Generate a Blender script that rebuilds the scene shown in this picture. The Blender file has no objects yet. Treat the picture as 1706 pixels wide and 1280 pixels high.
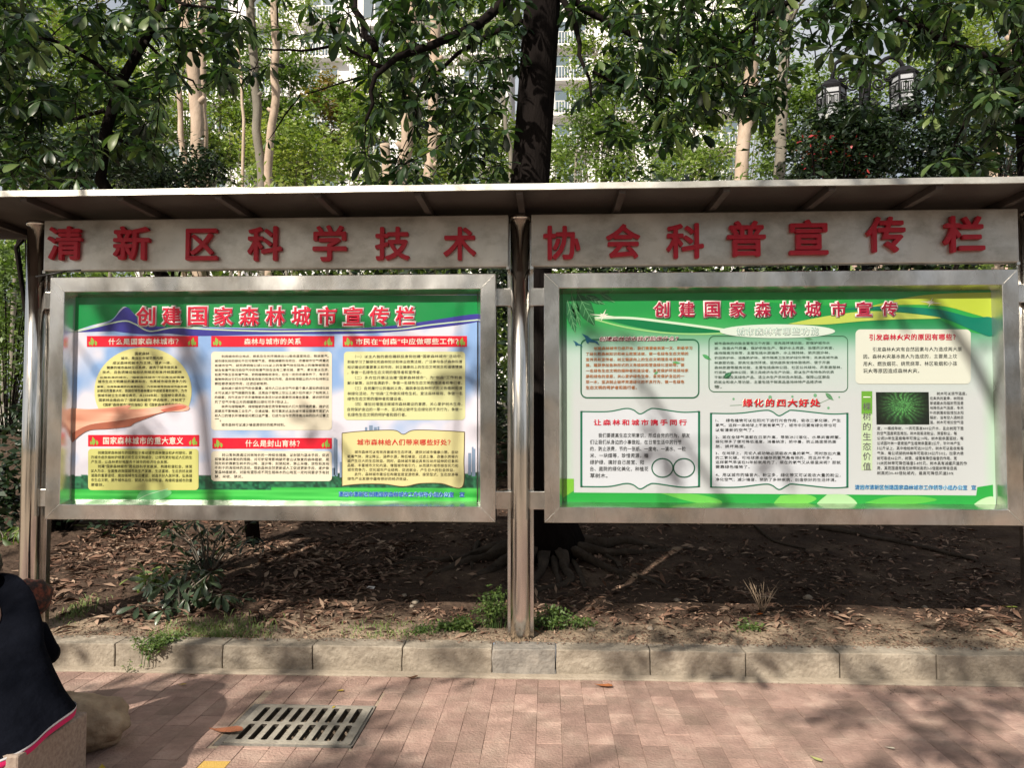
import bpy, bmesh, math, random
import numpy as np
from mathutils import Vector, Matrix, Quaternion, noise as mnoise

random.seed(7); RNG = np.random.default_rng(11)
S = bpy.context.scene
COL = S.collection
R = math.radians

# ---------------------------------------------------------------- camera
CF, CYAW, CPITCH = 1270.0, R(2.7), R(2.25)
CAM = Vector((.163, -4.5, 1.45))
cd = bpy.data.cameras.new('camera'); cam = bpy.data.objects.new('camera', cd); COL.objects.link(cam)
cd.sensor_width = 36; cd.lens = 36*CF/1706; cd.clip_start = .05; cd.clip_end = 2000
cam.location = CAM; cam.rotation_euler = (R(90)+CPITCH, 0, CYAW)
S.camera = cam
S.render.resolution_x, S.render.resolution_y = 1024, 769

# ---------------------------------------------------------------- light
SUN = Vector((.62, 1, -.93)).normalized()          # travel direction of the sunlight
w = bpy.data.worlds.new('World'); S.world = w; w.use_nodes = True
nt = w.node_tree; bg = nt.nodes['Background']
sky = nt.nodes.new('ShaderNodeTexSky'); sky.sky_type = 'NISHITA'; sky.sun_disc = False
sky.sun_elevation = math.asin(-SUN.z); sky.sun_rotation = math.atan2(-SUN.x, -SUN.y)
sky.air_density = 1.2; sky.dust_density = 6.0; sky.ozone_density = 1.0
tcw = nt.nodes.new('ShaderNodeTexCoord'); cn = nt.nodes.new('ShaderNodeTexNoise'); cn.inputs['Scale'].default_value = 2.2; cn.inputs['Detail'].default_value = 7
mpw = nt.nodes.new('ShaderNodeMapping'); mpw.inputs['Scale'].default_value = (1, 1, 2.2)
nt.links.new(tcw.outputs['Generated'], mpw.inputs[0]); nt.links.new(mpw.outputs[0], cn.inputs['Vector'])
cr = nt.nodes.new('ShaderNodeValToRGB'); cr.color_ramp.elements[0].position = .36; cr.color_ramp.elements[1].position = .62
cr.color_ramp.elements[0].color = (.35,.35,.35,1); cr.color_ramp.elements[1].color = (.95,.95,.95,1)
nt.links.new(cn.outputs[0], cr.inputs[0]); mxw = nt.nodes.new('ShaderNodeMixRGB'); mxw.inputs[2].default_value = (7.0, 7.2, 7.5, 1)
nt.links.new(cr.outputs[0], mxw.inputs[0]); nt.links.new(sky.outputs[0], mxw.inputs[1])   # thin bright cloud veil
nt.links.new(mxw.outputs[0], bg.inputs[0]); bg.inputs[1].default_value = .068
sd = bpy.data.lights.new('sun', 'SUN'); sd.energy = 5.0; sd.angle = R(.55); sd.color = (1, .91, .78)
so = bpy.data.objects.new('sun', sd); COL.objects.link(so)
so.rotation_euler = SUN.to_track_quat('-Z', 'Y').to_euler(); so.location = (-6, -10, 12)
S.view_settings.view_transform = 'Standard'; S.view_settings.look = 'None'
S.view_settings.exposure = .62; S.view_settings.gamma = 1; S.view_settings.use_curve_mapping = False
S.cycles.use_denoising = True
S.cycles.max_bounces = 6

# ---------------------------------------------------------------- measuring helpers
_M = Matrix.Rotation(CYAW, 3, 'Z') @ Matrix.Rotation(R(90)+CPITCH, 3, 'X')
def ray(px, py): return _M @ Vector(((px-853)/CF, -(py-640)/CF, -1))
def at(px, py, Y):
    v = ray(px, py); return CAM + v*((Y-CAM.y)/v.y)
def atz(px, py, z):
    v = ray(px, py); return CAM + v*((z-CAM.z)/v.z)
def to_px(p):
    v = _M.transposed() @ (Vector(p)-CAM)
    if v.z > -.1: return (-9999, -9999, 0)
    return (853+CF*v.x/-v.z, 640-CF*v.y/-v.z, -v.z)

# ---------------------------------------------------------------- object helpers
def lin(c):
    return tuple(((x/255)/12.92 if x/255 <= .04045 else ((x/255+.055)/1.055)**2.4) for x in c[:3])
def tag(o, label=None, cat=None, group=None, kind=None):
    if label: o['label'] = label
    if cat: o['category'] = cat
    if group: o['group'] = group
    if kind: o['kind'] = kind
    return o
def empty(name, loc=(0, 0, 0), rz=0, label=None, cat=None, group=None):
    o = bpy.data.objects.new(name, None); COL.objects.link(o); o.location = loc; o.rotation_euler = (0, 0, rz)
    o.empty_display_size = .1
    return tag(o, label, cat, group)
def link(name, me, mat=None, parent=None, loc=None):
    o = bpy.data.objects.new(name, me); COL.objects.link(o)
    if mat and not me.materials: me.materials.append(mat)
    if loc is not None: o.location = loc
    if parent: o.parent = parent
    return o
class MB:
    def __init__(s): s.v = []; s.f = []; s.sm = []
    def add(s, vs, fs, smooth=False):
        n = len(s.v); s.v += [tuple(v) for v in vs]; s.f += [tuple(i+n for i in f) for f in fs]; s.sm += [smooth]*len(fs)
    def box(s, a, b, bev=0):
        x0, y0, z0 = (min(a[i], b[i]) for i in range(3)); x1, y1, z1 = (max(a[i], b[i]) for i in range(3))
        s.add([(x0,y0,z0),(x1,y0,z0),(x1,y1,z0),(x0,y1,z0),(x0,y0,z1),(x1,y0,z1),(x1,y1,z1),(x0,y1,z1)],
              [(3,2,1,0),(4,5,6,7),(0,1,5,4),(1,2,6,5),(2,3,7,6),(3,0,4,7)])
    def tube(s, pts, rad, seg=8, cap=True, smooth=True, wob=0):
        pts = [Vector(p) for p in pts]; n = len(pts)
        if not hasattr(rad, '__len__'): rad = [rad]*n
        vs = []; up = None
        for i, p in enumerate(pts):
            d = (pts[min(i+1, n-1)]-pts[max(i-1, 0)])
            d = d.normalized() if d.length > 1e-9 else Vector((0,0,1))
            if up is None: up = d.orthogonal().normalized()
            up = (up-d*up.dot(d))
            up = up.normalized() if up.length > 1e-6 else d.orthogonal().normalized()
            sd_ = d.cross(up)
            for k in range(seg):
                a = 2*math.pi*k/seg
                rr = rad[i]*(1+(wob*mnoise.noise(Vector((math.cos(a)*2, math.sin(a)*2, i*.7+pts[0].x*3))) if wob else 0))
                vs.append(p+up*math.cos(a)*rr+sd_*math.sin(a)*rr)
        fs = [(i*seg+k, i*seg+(k+1) % seg, (i+1)*seg+(k+1) % seg, (i+1)*seg+k) for i in range(n-1) for k in range(seg)]
        if cap: fs += [tuple(range(seg))[::-1], tuple((n-1)*seg+k for k in range(seg))]
        s.add(vs, fs, smooth)
    def mesh(s, name):
        me = bpy.data.meshes.new(name); me.from_pydata(s.v, [], s.f)
        me.polygons.foreach_set('use_smooth', s.sm); me.update(); return me
    def obj(s, name, mat, parent=None, bevel=0, loc=None):
        me = s.mesh(name)
        if bevel:
            bm = bmesh.new(); bm.from_mesh(me)
            es = [e for e in bm.edges if len(e.link_faces) == 2 and e.calc_face_angle(0) > .5]
            bmesh.ops.bevel(bm, geom=es, offset=bevel, segments=2, affect='EDGES', profile=.5)
            bm.to_mesh(me); bm.free()
        return link(name, me, mat, parent, loc)

# ---------------------------------------------------------------- materials
def M_(name):
    m = bpy.data.materials.new(name); m.use_nodes = True
    return m, m.node_tree, m.node_tree.nodes['Principled BSDF']
def ramp(nt, cols, pos=None):
    n = nt.nodes.new('ShaderNodeValToRGB'); e = n.color_ramp.elements
    pos = pos or [i/(len(cols)-1) for i in range(len(cols))]
    while len(e) < len(cols): e.new(.5)
    for i, c in enumerate(cols): e[i].position = pos[i]; e[i].color = (*c, 1)
    return n
def noise_mat(name, cols, scale=4, rough=.8, bump=.3, bscale=None, metal=0, spec=.4, pos=None, stretch=None, world=False,
              detail=6, rand=0, rough2=None, dist=.01, dirt=None, wave=0):
    m, nt, b = M_(name); L = nt.links
    tc = nt.nodes.new('ShaderNodeTexCoord'); src = tc.outputs['Object']
    if world:
        g = nt.nodes.new('ShaderNodeNewGeometry'); src = g.outputs['Position']
    if stretch:
        mp = nt.nodes.new('ShaderNodeMapping'); mp.inputs['Scale'].default_value = stretch
        L.new(src, mp.inputs[0]); src = mp.outputs[0]
    n = nt.nodes.new('ShaderNodeTexNoise'); n.inputs['Scale'].default_value = scale; n.inputs['Detail'].default_value = detail
    n.inputs['Roughness'].default_value = .65
    L.new(src, n.inputs['Vector'])
    r = ramp(nt, cols, pos or [.25+.5*i/(len(cols)-1) for i in range(len(cols))])
    L.new(n.outputs[0], r.inputs[0]); out = r.outputs[0]
    if rand:
        oi = nt.nodes.new('ShaderNodeObjectInfo'); mr = nt.nodes.new('ShaderNodeMapRange')
        mr.inputs['To Min'].default_value = 1-rand; mr.inputs['To Max'].default_value = 1+rand
        L.new(oi.outputs['Random'], mr.inputs[0])
        mx = nt.nodes.new('ShaderNodeVectorMath'); mx.operation = 'SCALE'
        L.new(out, mx.inputs[0]); L.new(mr.outputs[0], mx.inputs['Scale']); out = mx.outputs[0]
    if dirt:        # (colour, scale, amount, streak)
        gd = nt.nodes.new('ShaderNodeNewGeometry'); md = nt.nodes.new('ShaderNodeMapping'); md.inputs['Scale'].default_value = dirt[3] if len(dirt) > 3 else (1, 1, 1)
        nd = nt.nodes.new('ShaderNodeTexNoise'); nd.inputs['Scale'].default_value = dirt[1]; nd.inputs['Detail'].default_value = 9; nd.inputs['Roughness'].default_value = .7
        L.new(gd.outputs['Position'], md.inputs[0]); L.new(md.outputs[0], nd.inputs['Vector'])
        mrd = nt.nodes.new('ShaderNodeMapRange'); mrd.inputs['From Min'].default_value = .44; mrd.inputs['From Max'].default_value = .66; mrd.inputs['To Max'].default_value = dirt[2]
        L.new(nd.outputs[0], mrd.inputs[0]); mxd = nt.nodes.new('ShaderNodeMixRGB'); mxd.inputs[2].default_value = (*dirt[0], 1)
        L.new(mrd.outputs[0], mxd.inputs[0]); L.new(out, mxd.inputs[1]); out = mxd.outputs[0]
    L.new(out, b.inputs['Base Color'])
    b.inputs['Roughness'].default_value = rough; b.inputs['Metallic'].default_value = metal
    b.inputs['Specular IOR Level'].default_value = spec
    if rough2 is not None:
        n3 = nt.nodes.new('ShaderNodeTexNoise'); n3.inputs['Scale'].default_value = scale*.6
        L.new(src, n3.inputs['Vector'])
        m3 = nt.nodes.new('ShaderNodeMapRange'); m3.inputs['From Min'].default_value = .3; m3.inputs['From Max'].default_value = .7
        m3.inputs['To Min'].default_value = rough; m3.inputs['To Max'].default_value = rough2
        L.new(n3.outputs[0], m3.inputs[0]); L.new(m3.outputs[0], b.inputs['Roughness'])
    if bump:
        n2 = nt.nodes.new('ShaderNodeTexNoise'); n2.inputs['Scale'].default_value = bscale or scale*6; n2.inputs['Detail'].default_value = 8
        L.new(src, n2.inputs['Vector'])
        bp = nt.nodes.new('ShaderNodeBump'); bp.inputs['Strength'].default_value = bump; bp.inputs['Distance'].default_value = dist
        L.new(n2.outputs[0], bp.inputs['Height']); nrm = bp.outputs[0]
        if wave:    # slow buckling of thin sheet metal
            n4 = nt.nodes.new('ShaderNodeTexNoise'); n4.inputs['Scale'].default_value = 2.6; n4.inputs['Detail'].default_value = 2
            L.new(src, n4.inputs['Vector']); b4 = nt.nodes.new('ShaderNodeBump'); b4.inputs['Distance'].default_value = wave; b4.inputs['Strength'].default_value = 1
            L.new(n4.outputs[0], b4.inputs['Height']); L.new(bp.outputs[0], b4.inputs['Normal']); nrm = b4.outputs[0]
        L.new(nrm, b.inputs['Normal'])
    return m
def flat_mat(name, srgb, rough=.35, k=.9, spec=.5, coat=0):
    m, nt, b = M_(name); c = lin(srgb)
    b.inputs['Base Color'].default_value = (c[0]*k, c[1]*k, c[2]*k, 1); b.inputs['Roughness'].default_value = rough
    b.inputs['Specular IOR Level'].default_value = spec
    if coat: b.inputs['Coat Weight'].default_value = coat; b.inputs['Coat Roughness'].default_value = .08
    return m
def leaf_mat(name, cols, rough=.45, trans=.3, attr=True, spec=.5):
    m, nt, b = M_(name); L = nt.links
    if attr:
        a = nt.nodes.new('ShaderNodeAttribute'); a.attribute_name = 'tint'; f = a.outputs['Fac']
    else:
        a = nt.nodes.new('ShaderNodeObjectInfo'); f = a.outputs['Random']
    r = ramp(nt, cols); L.new(f, r.inputs[0])
    L.new(r.outputs[0], b.inputs['Base Color']); b.inputs['Roughness'].default_value = rough
    b.inputs['Specular IOR Level'].default_value = spec
    if trans:
        t = nt.nodes.new('ShaderNodeBsdfTranslucent'); mx = nt.nodes.new('ShaderNodeMixShader'); mx.inputs[0].default_value = trans
        h = nt.nodes.new('ShaderNodeVectorMath'); h.operation = 'MULTIPLY'; h.inputs[1].default_value = (1.5, 1.7, .7)
        L.new(r.outputs[0], h.inputs[0]); L.new(h.outputs[0], t.inputs[0])
        L.new(b.outputs[0], mx.inputs[1]); L.new(t.outputs[0], mx.inputs[2])
        L.new(mx.outputs[0], nt.nodes['Material Output'].inputs[0])
    return m

steel = noise_mat('stainless_steel', [(.50,.49,.47), (.66,.65,.63), (.80,.79,.77)], scale=2.4, rough=.16, rough2=.36, bump=.08, bscale=260,
                  metal=1, stretch=(1, 1, .6), world=True, spec=.5, dist=.002, wave=.035, dirt=((.22,.20,.17), 5, .45, (1, 1, .5)))
steel_panel = noise_mat('brushed_steel_panel', [(.42,.41,.375), (.55,.54,.50), (.63,.62,.585)], scale=2.6, rough=.30, rough2=.50, bump=.08, bscale=200,
                  metal=.7, stretch=(1, 1, .8), world=True, dist=.002, wave=.03, dirt=((.17,.15,.115), 3.2, .55, (1, 1, 1.6)))
steel_tube = noise_mat('polished_steel_tube', [(.62,.59,.55), (.74,.72,.68)], scale=9, rough=.10, rough2=.22, bump=.5, bscale=45,
                  metal=1, stretch=(1, 1, .03), world=True, dist=.002)
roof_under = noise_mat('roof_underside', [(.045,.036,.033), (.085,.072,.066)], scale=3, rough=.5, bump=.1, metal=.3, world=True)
red_paint = noise_mat('red_acrylic', [(.36,.006,.022), (.46,.010,.032)], scale=30, rough=.4, bump=.05, world=True)
concrete = noise_mat('kerb_concrete', [(.17,.145,.115), (.30,.26,.21), (.41,.365,.30)], scale=6, rough=.95, bump=.9, bscale=45, world=True, rand=.08, spec=.15, dirt=((.11,.09,.065), 6, .6, (1, 1, 1.5)))
cement = noise_mat('rough_cement', [(.12,.11,.10), (.20,.185,.165), (.30,.27,.235)], scale=9, rough=.95, bump=.9, bscale=40, world=True, spec=.15)
mortar = noise_mat('sandy_joint_fill', [(.25,.19,.145), (.42,.34,.26)], scale=30, rough=1, bump=.6, world=True, spec=.1)
brick_m = noise_mat('red_paver', [(.215,.14,.118), (.32,.215,.18), (.43,.32,.265)], scale=5, rough=.9, bump=.7, bscale=80, world=True, rand=.24, spec=.2, dirt=((.16,.12,.095), 4.5, .6))
yellow_m = noise_mat('yellow_paver', [(.42,.27,.06), (.52,.34,.09)], scale=30, rough=.9, bump=.4, world=True)
soil = noise_mat('dark_soil', [(.028,.019,.015), (.065,.044,.033), (.14,.10,.072)], scale=2.5, rough=1, bump=1, bscale=25, world=True, dist=.03, spec=.1)
bark_dark = noise_mat('dark_bark', [(.005,.004,.004), (.015,.012,.011)], scale=6, rough=.95, bump=.9, bscale=28, stretch=(1, 1, .25), world=True, dist=.02, spec=.04)
bark_pale = noise_mat('pale_bark', [(.22,.17,.13), (.40,.31,.24), (.52,.43,.35)], scale=3.5, rough=.9, bump=.7, bscale=20, stretch=(1, 1, .5), world=True, spec=.15)
bark_grey = noise_mat('grey_bark', [(.12,.11,.09), (.24,.215,.18)], scale=4, rough=.95, bump=.7, bscale=20, stretch=(1, 1, .4), world=True, spec=.15)
black_iron = noise_mat('black_iron', [(.007,.007,.009), (.015,.015,.018)], scale=10, spec=.15, rough=.7, bump=.1, world=True)
lampglass = flat_mat('milky_lamp_glass', (165, 168, 174), .4)
facade = noise_mat('white_facade', [(.80,.78,.78), (.86,.85,.85)], scale=.6, rough=.9, bump=.1, world=True)
winglass = flat_mat('window_glass', (95, 110, 120), .08, spec=.8)
alum = flat_mat('white_window_frame', (215, 215, 215), .5)
granite = noise_mat('grey_granite', [(.17,.13,.105), (.27,.21,.17), (.36,.30,.25)], scale=60, rough=.85, bump=.3, world=True)
boulder_m = noise_mat('tan_boulder', [(.17,.12,.08), (.30,.22,.145), (.46,.36,.25)], scale=7, rough=.85, bump=.8, bscale=30, world=True)
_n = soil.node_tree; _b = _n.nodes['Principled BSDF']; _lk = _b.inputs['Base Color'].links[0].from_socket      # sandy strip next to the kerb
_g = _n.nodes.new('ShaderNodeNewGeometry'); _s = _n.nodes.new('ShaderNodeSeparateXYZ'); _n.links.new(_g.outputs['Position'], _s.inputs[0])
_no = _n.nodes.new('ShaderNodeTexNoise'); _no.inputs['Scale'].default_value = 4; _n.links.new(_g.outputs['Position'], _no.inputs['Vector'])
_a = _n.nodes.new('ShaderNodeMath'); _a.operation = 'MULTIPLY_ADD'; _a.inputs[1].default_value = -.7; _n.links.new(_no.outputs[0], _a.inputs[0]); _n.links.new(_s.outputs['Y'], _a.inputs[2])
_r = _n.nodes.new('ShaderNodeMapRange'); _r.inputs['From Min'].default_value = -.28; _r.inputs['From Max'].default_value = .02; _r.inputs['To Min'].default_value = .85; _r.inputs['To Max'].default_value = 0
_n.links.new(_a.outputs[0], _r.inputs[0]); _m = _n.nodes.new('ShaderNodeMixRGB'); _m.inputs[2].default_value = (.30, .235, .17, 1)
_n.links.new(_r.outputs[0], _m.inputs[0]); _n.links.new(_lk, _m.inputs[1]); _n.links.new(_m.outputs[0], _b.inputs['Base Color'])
grate_m = noise_mat('cast_grate', [(.20,.18,.15), (.36,.335,.285)], scale=12, rough=.8, bump=.5, bscale=70, world=True)
hole_m = flat_mat('drain_pit', (40, 34, 28), .9, .5)
G1 = leaf_mat('broad_leaf_green', [(.006,.015,.007), (.014,.034,.013), (.030,.062,.020), (.062,.105,.034), (.15,.20,.065)], .38, .28, spec=.4)
G1o = leaf_mat('broad_leaf_single', [(.006,.015,.007), (.014,.034,.013), (.030,.062,.020), (.062,.105,.034), (.15,.20,.065)], .38, .28, attr=False, spec=.4)
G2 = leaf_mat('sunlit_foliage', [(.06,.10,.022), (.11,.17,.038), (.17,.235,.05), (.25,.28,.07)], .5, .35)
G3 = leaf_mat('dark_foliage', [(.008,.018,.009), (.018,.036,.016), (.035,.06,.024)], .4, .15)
G4 = leaf_mat('autumn_foliage', [(.09,.12,.03), (.19,.16,.045), (.30,.15,.045)], .6, .3)
G5 = leaf_mat('weed_green', [(.045,.085,.02), (.09,.15,.035), (.17,.22,.06)], .5, .3)
G6 = leaf_mat('bush_leaf', [(.03,.05,.028), (.05,.08,.045), (.09,.13,.07)], .35, .15)
LIT = leaf_mat('dead_leaves', [(.035,.022,.017), (.10,.055,.038), (.17,.10,.07), (.25,.155,.11), (.36,.26,.19), (.12,.06,.04)], .8, 0, spec=.2)
print('base ok')
# ---------------------------------------------------------------- terrain and paving
def G(x, y):
    z = .135 + .118*max(0, min(y, 10.0)) + .02*max(0, y-10)*(y < 30) + (.4 if y >= 30 else 0)
    k = min(1, max(0, (y+.05)/.4))
    return z + k*(.035*mnoise.noise(Vector((x*1.3, y*1.3, 2)))+.018*mnoise.noise(Vector((x*5, y*5, 5)))+.008*mnoise.noise(Vector((x*14, y*14, 1))))
me = bpy.data.meshes.new('planting_bed')
xs = np.linspace(-9, 9, 260); ys = np.concatenate([np.linspace(-.075, 3.5, 110), np.linspace(3.6, 9.2, 50)])
V = [(x, y, G(x, y)) for y in ys for x in xs]; nx = len(xs)
Fc = [(j*nx+i, j*nx+i+1, (j+1)*nx+i+1, (j+1)*nx+i) for j in range(len(ys)-1) for i in range(nx-1)]
me.from_pydata(V, [], Fc); me.polygons.foreach_set('use_smooth', [True]*len(Fc))
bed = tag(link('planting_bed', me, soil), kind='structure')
b = MB(); b.add([(-400,9.15,1.1),(400,9.15,1.1),(400,600,3.5),(-400,600,3.5)], [(0,1,2,3)])
b.add([(-400,-.3,-.3),(-9,-.3,-.3),(-9,9.2,1.1),(-400,9.2,1.1)], [(0,1,2,3)])
b.add([(9,-.3,-.3),(400,-.3,-.3),(400,9.2,1.1),(9,9.2,1.1)], [(0,1,2,3)])
b.add([(-400,-400,-.3),(400,-400,-.3),(400,-.3,-.3),(-400,-.3,-.3)], [(0,1,2,3)])
tag(b.obj('ground', noise_mat('far_ground', [(.10,.09,.06), (.20,.17,.12)], scale=.4, world=True, rough=1, spec=.1)), kind='structure')
b = MB(); b.box((-40, 9.6, 1.0), (40, 16, 1.46)); tag(b.obj('road', noise_mat('pale_road', [(.38,.36,.33),(.48,.46,.43)], scale=2, rough=.95, world=True)), kind='structure')
b = MB(); b.box((-40, 16, 1.0), (40, 16.25, 1.75)); tag(b.obj('low_wall', cement), 'low grey concrete wall running along the far side of the road behind the trees', 'wall')
b = MB()
for q_ in ((-30,-26,-1.31,-.224), (-.68,-26,30,-.224), (-1.31,-26,-.68,-1.17), (-1.31,-.69,-.68,-.224)): b.box((q_[0], q_[1], -.5), (q_[2], q_[3], -.0035))
pav = tag(b.obj('pavement', mortar), kind='structure')

# paving bricks, one by one where the photo shows them
gx0, gx1, gy0, gy1 = -1.275, -.70, -1.15, -.71
def brick_mesh(sd):
    rr = random.Random(sd); b = MB(); L, W, c = .1151, .0572, .0016
    j = lambda: rr.uniform(-.0007, .0007)
    z0, z1, z2 = -.03, -c, 0
    vs = []
    for z, i in ((z0, 0), (z1, 0), (z2, c)):
        for sx, sy in ((-1,-1),(1,-1),(1,1),(-1,1)): vs.append((sx*(W-i)+j(), sy*(L-i)+j(), z+(j()*.6)))
    fs = [(8,9,10,11)]
    for k in range(2):
        for i in range(4): a = k*4+i; q = k*4+(i+1) % 4; fs.append((a, q, q+4, a+4))
    b.add(vs, fs); return b.mesh('brick')
BM = [brick_mesh(i) for i in range(6)]
for m in BM: m.materials.append(brick_m)
rest = MB(); nb = 0; cuts = []
yb = atz(355, 1274, 0)
best = None
for c in range(-60, 60):
    x = c*.1155+.05
    for r_ in range(0, 24):
        y = -.39 - r_*.2315 - (.1157 if c % 2 else 0)
        if r_ == 0 and c % 2 and False: continue
        L = .1135
        if x+.0566 > gx0-.045 and x-.0566 < gx1+.012 and y+L > gy0-.02 and y-L < gy1+.02:
            ax0, ax1 = x-.0566, x+.0566; X0, X1, Y0, Y1 = gx0-.047, gx1+.014, gy0-.022, gy1+.022
            if ax0 > X0-.03 and ax1 < X1+.03:
                if y+L-Y1 > .02: cuts.append((ax0, ax1, Y1, y+L))
                if Y0-(y-L) > .02: cuts.append((ax0, ax1, y-L, Y0))
            elif ax1 < X1: cuts.append((ax0, X0, y-L, y+L))
            else: cuts.append((X1, ax1, y-L, y+L))
            continue
        px, py, d = to_px((x, y+.1, 0))
        rot = random.uniform(-.006, .006); dz = random.uniform(-.0015, .002)
        if -40 < px < 1745 and d > 0 and py < 1300 and nb < 298:
            o = link('brick', BM[random.randrange(6)], None, pav, (x, y, dz)); o.rotation_euler = (random.uniform(-.004,.004), random.uniform(-.008,.008), rot); nb += 1
            if abs(x-yb.x) < .06 and abs(y-yb.y) < .14 and best is None: best = o
        elif abs(x) < 5.5 and y > -5:
            rest.add([(x-.0555,y-.1135,-.02),(x+.0555,y-.1135,-.02),(x+.0555,y+.1135,-.02),(x-.0555,y+.1135,-.02),
                      (x-.0555,y-.1135,dz),(x+.0555,y-.1135,dz),(x+.0555,y+.1135,dz),(x-.0555,y+.1135,dz)],
                     [(4,5,6,7),(0,1,5,4),(1,2,6,5),(2,3,7,6),(3,0,4,7)])
    # half bricks against the cement strip
    if c % 2 and abs(x) < 3.3: cuts.append((x-.0566, x+.0566, -.390, -.2765))
tag(rest.obj('brick_field', brick_m, pav), kind='stuff')
if best:
    best.material_slots[0].link = 'OBJECT'; best.material_slots[0].material = yellow_m; best['label'] = 'yellow paving brick'
print('bricks', nb, best)
b = MB()
def strip(mb, x0, x1, y0, y1, z, n=90, amp=.012, zb=-.02):
    vs = []
    for i in range(n+1):
        x = x0+(x1-x0)*i/n; a = amp*mnoise.noise(Vector((x*6, 3, 1)))
        vs += [(x, y0+a, zb), (x, y0+a, z-.004), (x, y0+a+.01, z), (x, y1, z+.006)]
    mb.add(vs, [(4*i+k, 4*i+4+k, 4*i+5+k, 4*i+1+k) for i in range(n) for k in range(3)])
strip(b, -6, 6, -.275, -.215, .007)
tag(b.obj('gutter_strip', noise_mat('sandy_cement', [(.24,.20,.155), (.36,.31,.25)], scale=8, rough=.95, bump=.6, world=True, spec=.1), pav))

# kerb stones
kerb = empty('kerb', (0, 0, 0)); tag(kerb, kind='structure')
joints = [-4.85, -4.34, -3.83, -3.32, -2.81, -2.30, -1.677, -1.162, -.653, -.15, .205, .724, 1.242, 1.748, 2.26, 2.77, 3.28, 3.79, 4.3, 4.8]
for i in range(len(joints)-1):
    x0, x1 = joints[i]+.0022, joints[i+1]-.0022
    patch = (i == 9)
    top = .145 + random.uniform(-.003, .003); fr = -.22+random.uniform(-.003, .003) - (.006 if patch else 0)
    bm = bmesh.new(); bmesh.ops.create_cube(bm, size=1)
    for v in bm.verts:
        v.co = Vector(((x0+x1)/2+v.co.x*(x1-x0), (fr-.07)/2+v.co.y*(-.07-fr), (top-.05)/2+v.co.z*(top+.05)))
    bmesh.ops.bevel(bm, geom=list(bm.edges), offset=.006, segments=2, affect='EDGES', profile=.5)
    if patch:
        bmesh.ops.subdivide_edges(bm, edges=list(bm.edges), cuts=3, use_grid_fill=True)
        for v in bm.verts: v.co += .010*mnoise.noise_vector(v.co*14)
    if not patch:
        bmesh.ops.subdivide_edges(bm, edges=[e for e in bm.edges if e.calc_length() > .1], cuts=5, use_grid_fill=True)
        for v in bm.verts: v.co += .004*mnoise.noise_vector(v.co*9)+.0018*mnoise.noise_vector(v.co*40)
    m = bpy.data.meshes.new('kerb_stone'); bm.to_mesh(m); bm.free()
    o = link('kerb_stone', m, cement if patch else concrete, kerb)
    if patch: o['label'] = 'rough dark cement patch in the kerb under the centre post'

def cut_(x0, x1, y0, y1):
    c = MB(); e = .0018; z = random.uniform(-.001, .0015)
    c.add([(x0,y0,-.03),(x1,y0,-.03),(x1,y1,-.03),(x0,y1,-.03),(x0,y0,z-e),(x1,y0,z-e),(x1,y1,z-e),(x0,y1,z-e),(x0+e,y0+e,z),(x1-e,y0+e,z),(x1-e,y1-e,z),(x0+e,y1-e,z)],
          [(8,9,10,11)]+[(k*4+i, k*4+(i+1) % 4, k*4+(i+1) % 4+4, k*4+i+4) for k in range(2) for i in range(4)])
    c.obj('cut_brick', brick_m, pav)
# drain grate
gr = empty('drain_grate', ((gx0+gx1)/2, (gy0+gy1)/2, 0), 0, 'grey rectangular drain grate with two rows of slots set in the brick paving', 'drain grate')
W, H = gx1-gx0-.01, gy1-gy0-.01
xs_ = [-W/2]; nsl = 9; sw = .029; p = (W-.05)/nsl
for i in range(nsl):
    cx = -W/2+.025+p*(i+.5); xs_ += [cx-sw/2, cx+sw/2]
xs_.append(W/2)
ys_ = [-H/2, -H/2+.03, -.014, .014, H/2-.03, H/2]
bm = bmesh.new()
grid = {}
for i, x in enumerate(xs_):
    for j, y in enumerate(ys_): grid[i, j] = bm.verts.new((x, y, 0))
for i in range(len(xs_)-1):
    for j in range(5):
        if i % 2 == 1 and j in (1, 3): continue
        bm.faces.new((grid[i, j], grid[i+1, j], grid[i+1, j+1], grid[i, j+1]))
ext = bmesh.ops.extrude_face_region(bm, geom=list(bm.faces))
for v in [g for g in ext['geom'] if isinstance(g, bmesh.types.BMVert)]: v.co.z -= .022
bmesh.ops.recalc_face_normals(bm, faces=list(bm.faces))
ve = [e for e in bm.edges if abs(e.verts[0].co.z-e.verts[1].co.z) > .02 and abs(e.calc_face_angle(0)) > 1]
bmesh.ops.bevel(bm, geom=ve, offset=.009, segments=3, affect='EDGES', profile=.5)
m = bpy.data.meshes.new('grate_plate'); bm.to_mesh(m); bm.free()
gp = link('grate_plate', m, grate_m, gr, (0, 0, .004)); m.materials.append(noise_mat('slot_shade', [(.025,.02,.015),(.06,.05,.04)], scale=20, world=True))
for pf in m.polygons:  # slot walls get a darker colour: shade inside the slots is painted in
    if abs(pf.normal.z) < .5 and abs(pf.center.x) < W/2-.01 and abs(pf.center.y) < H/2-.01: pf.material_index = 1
b = MB(); b.box((-W/2-.035, -H/2-.02, -.03), (-W/2-.002, H/2+.02, .0)); b.box((W/2+.002, -H/2-.0, -.03), (W/2+.012, H/2, -.003))
b.box((-W/2-.002, H/2+.002, -.03), (W/2+.012, H/2+.02, .001)); b.box((-W/2-.002, -H/2-.016, -.03), (W/2+.01, -H/2-.002, .0))
b.obj('cement_surround', cement, gr)
b = MB(); z = -.42; b.add([(-W/2-.02,-H/2-.02,z),(W/2+.02,-H/2-.02,z),(W/2+.02,H/2+.02,z),(-W/2-.02,H/2+.02,z)], [(0,1,2,3)])
b.obj('drain_pit', hole_m, gr)
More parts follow.
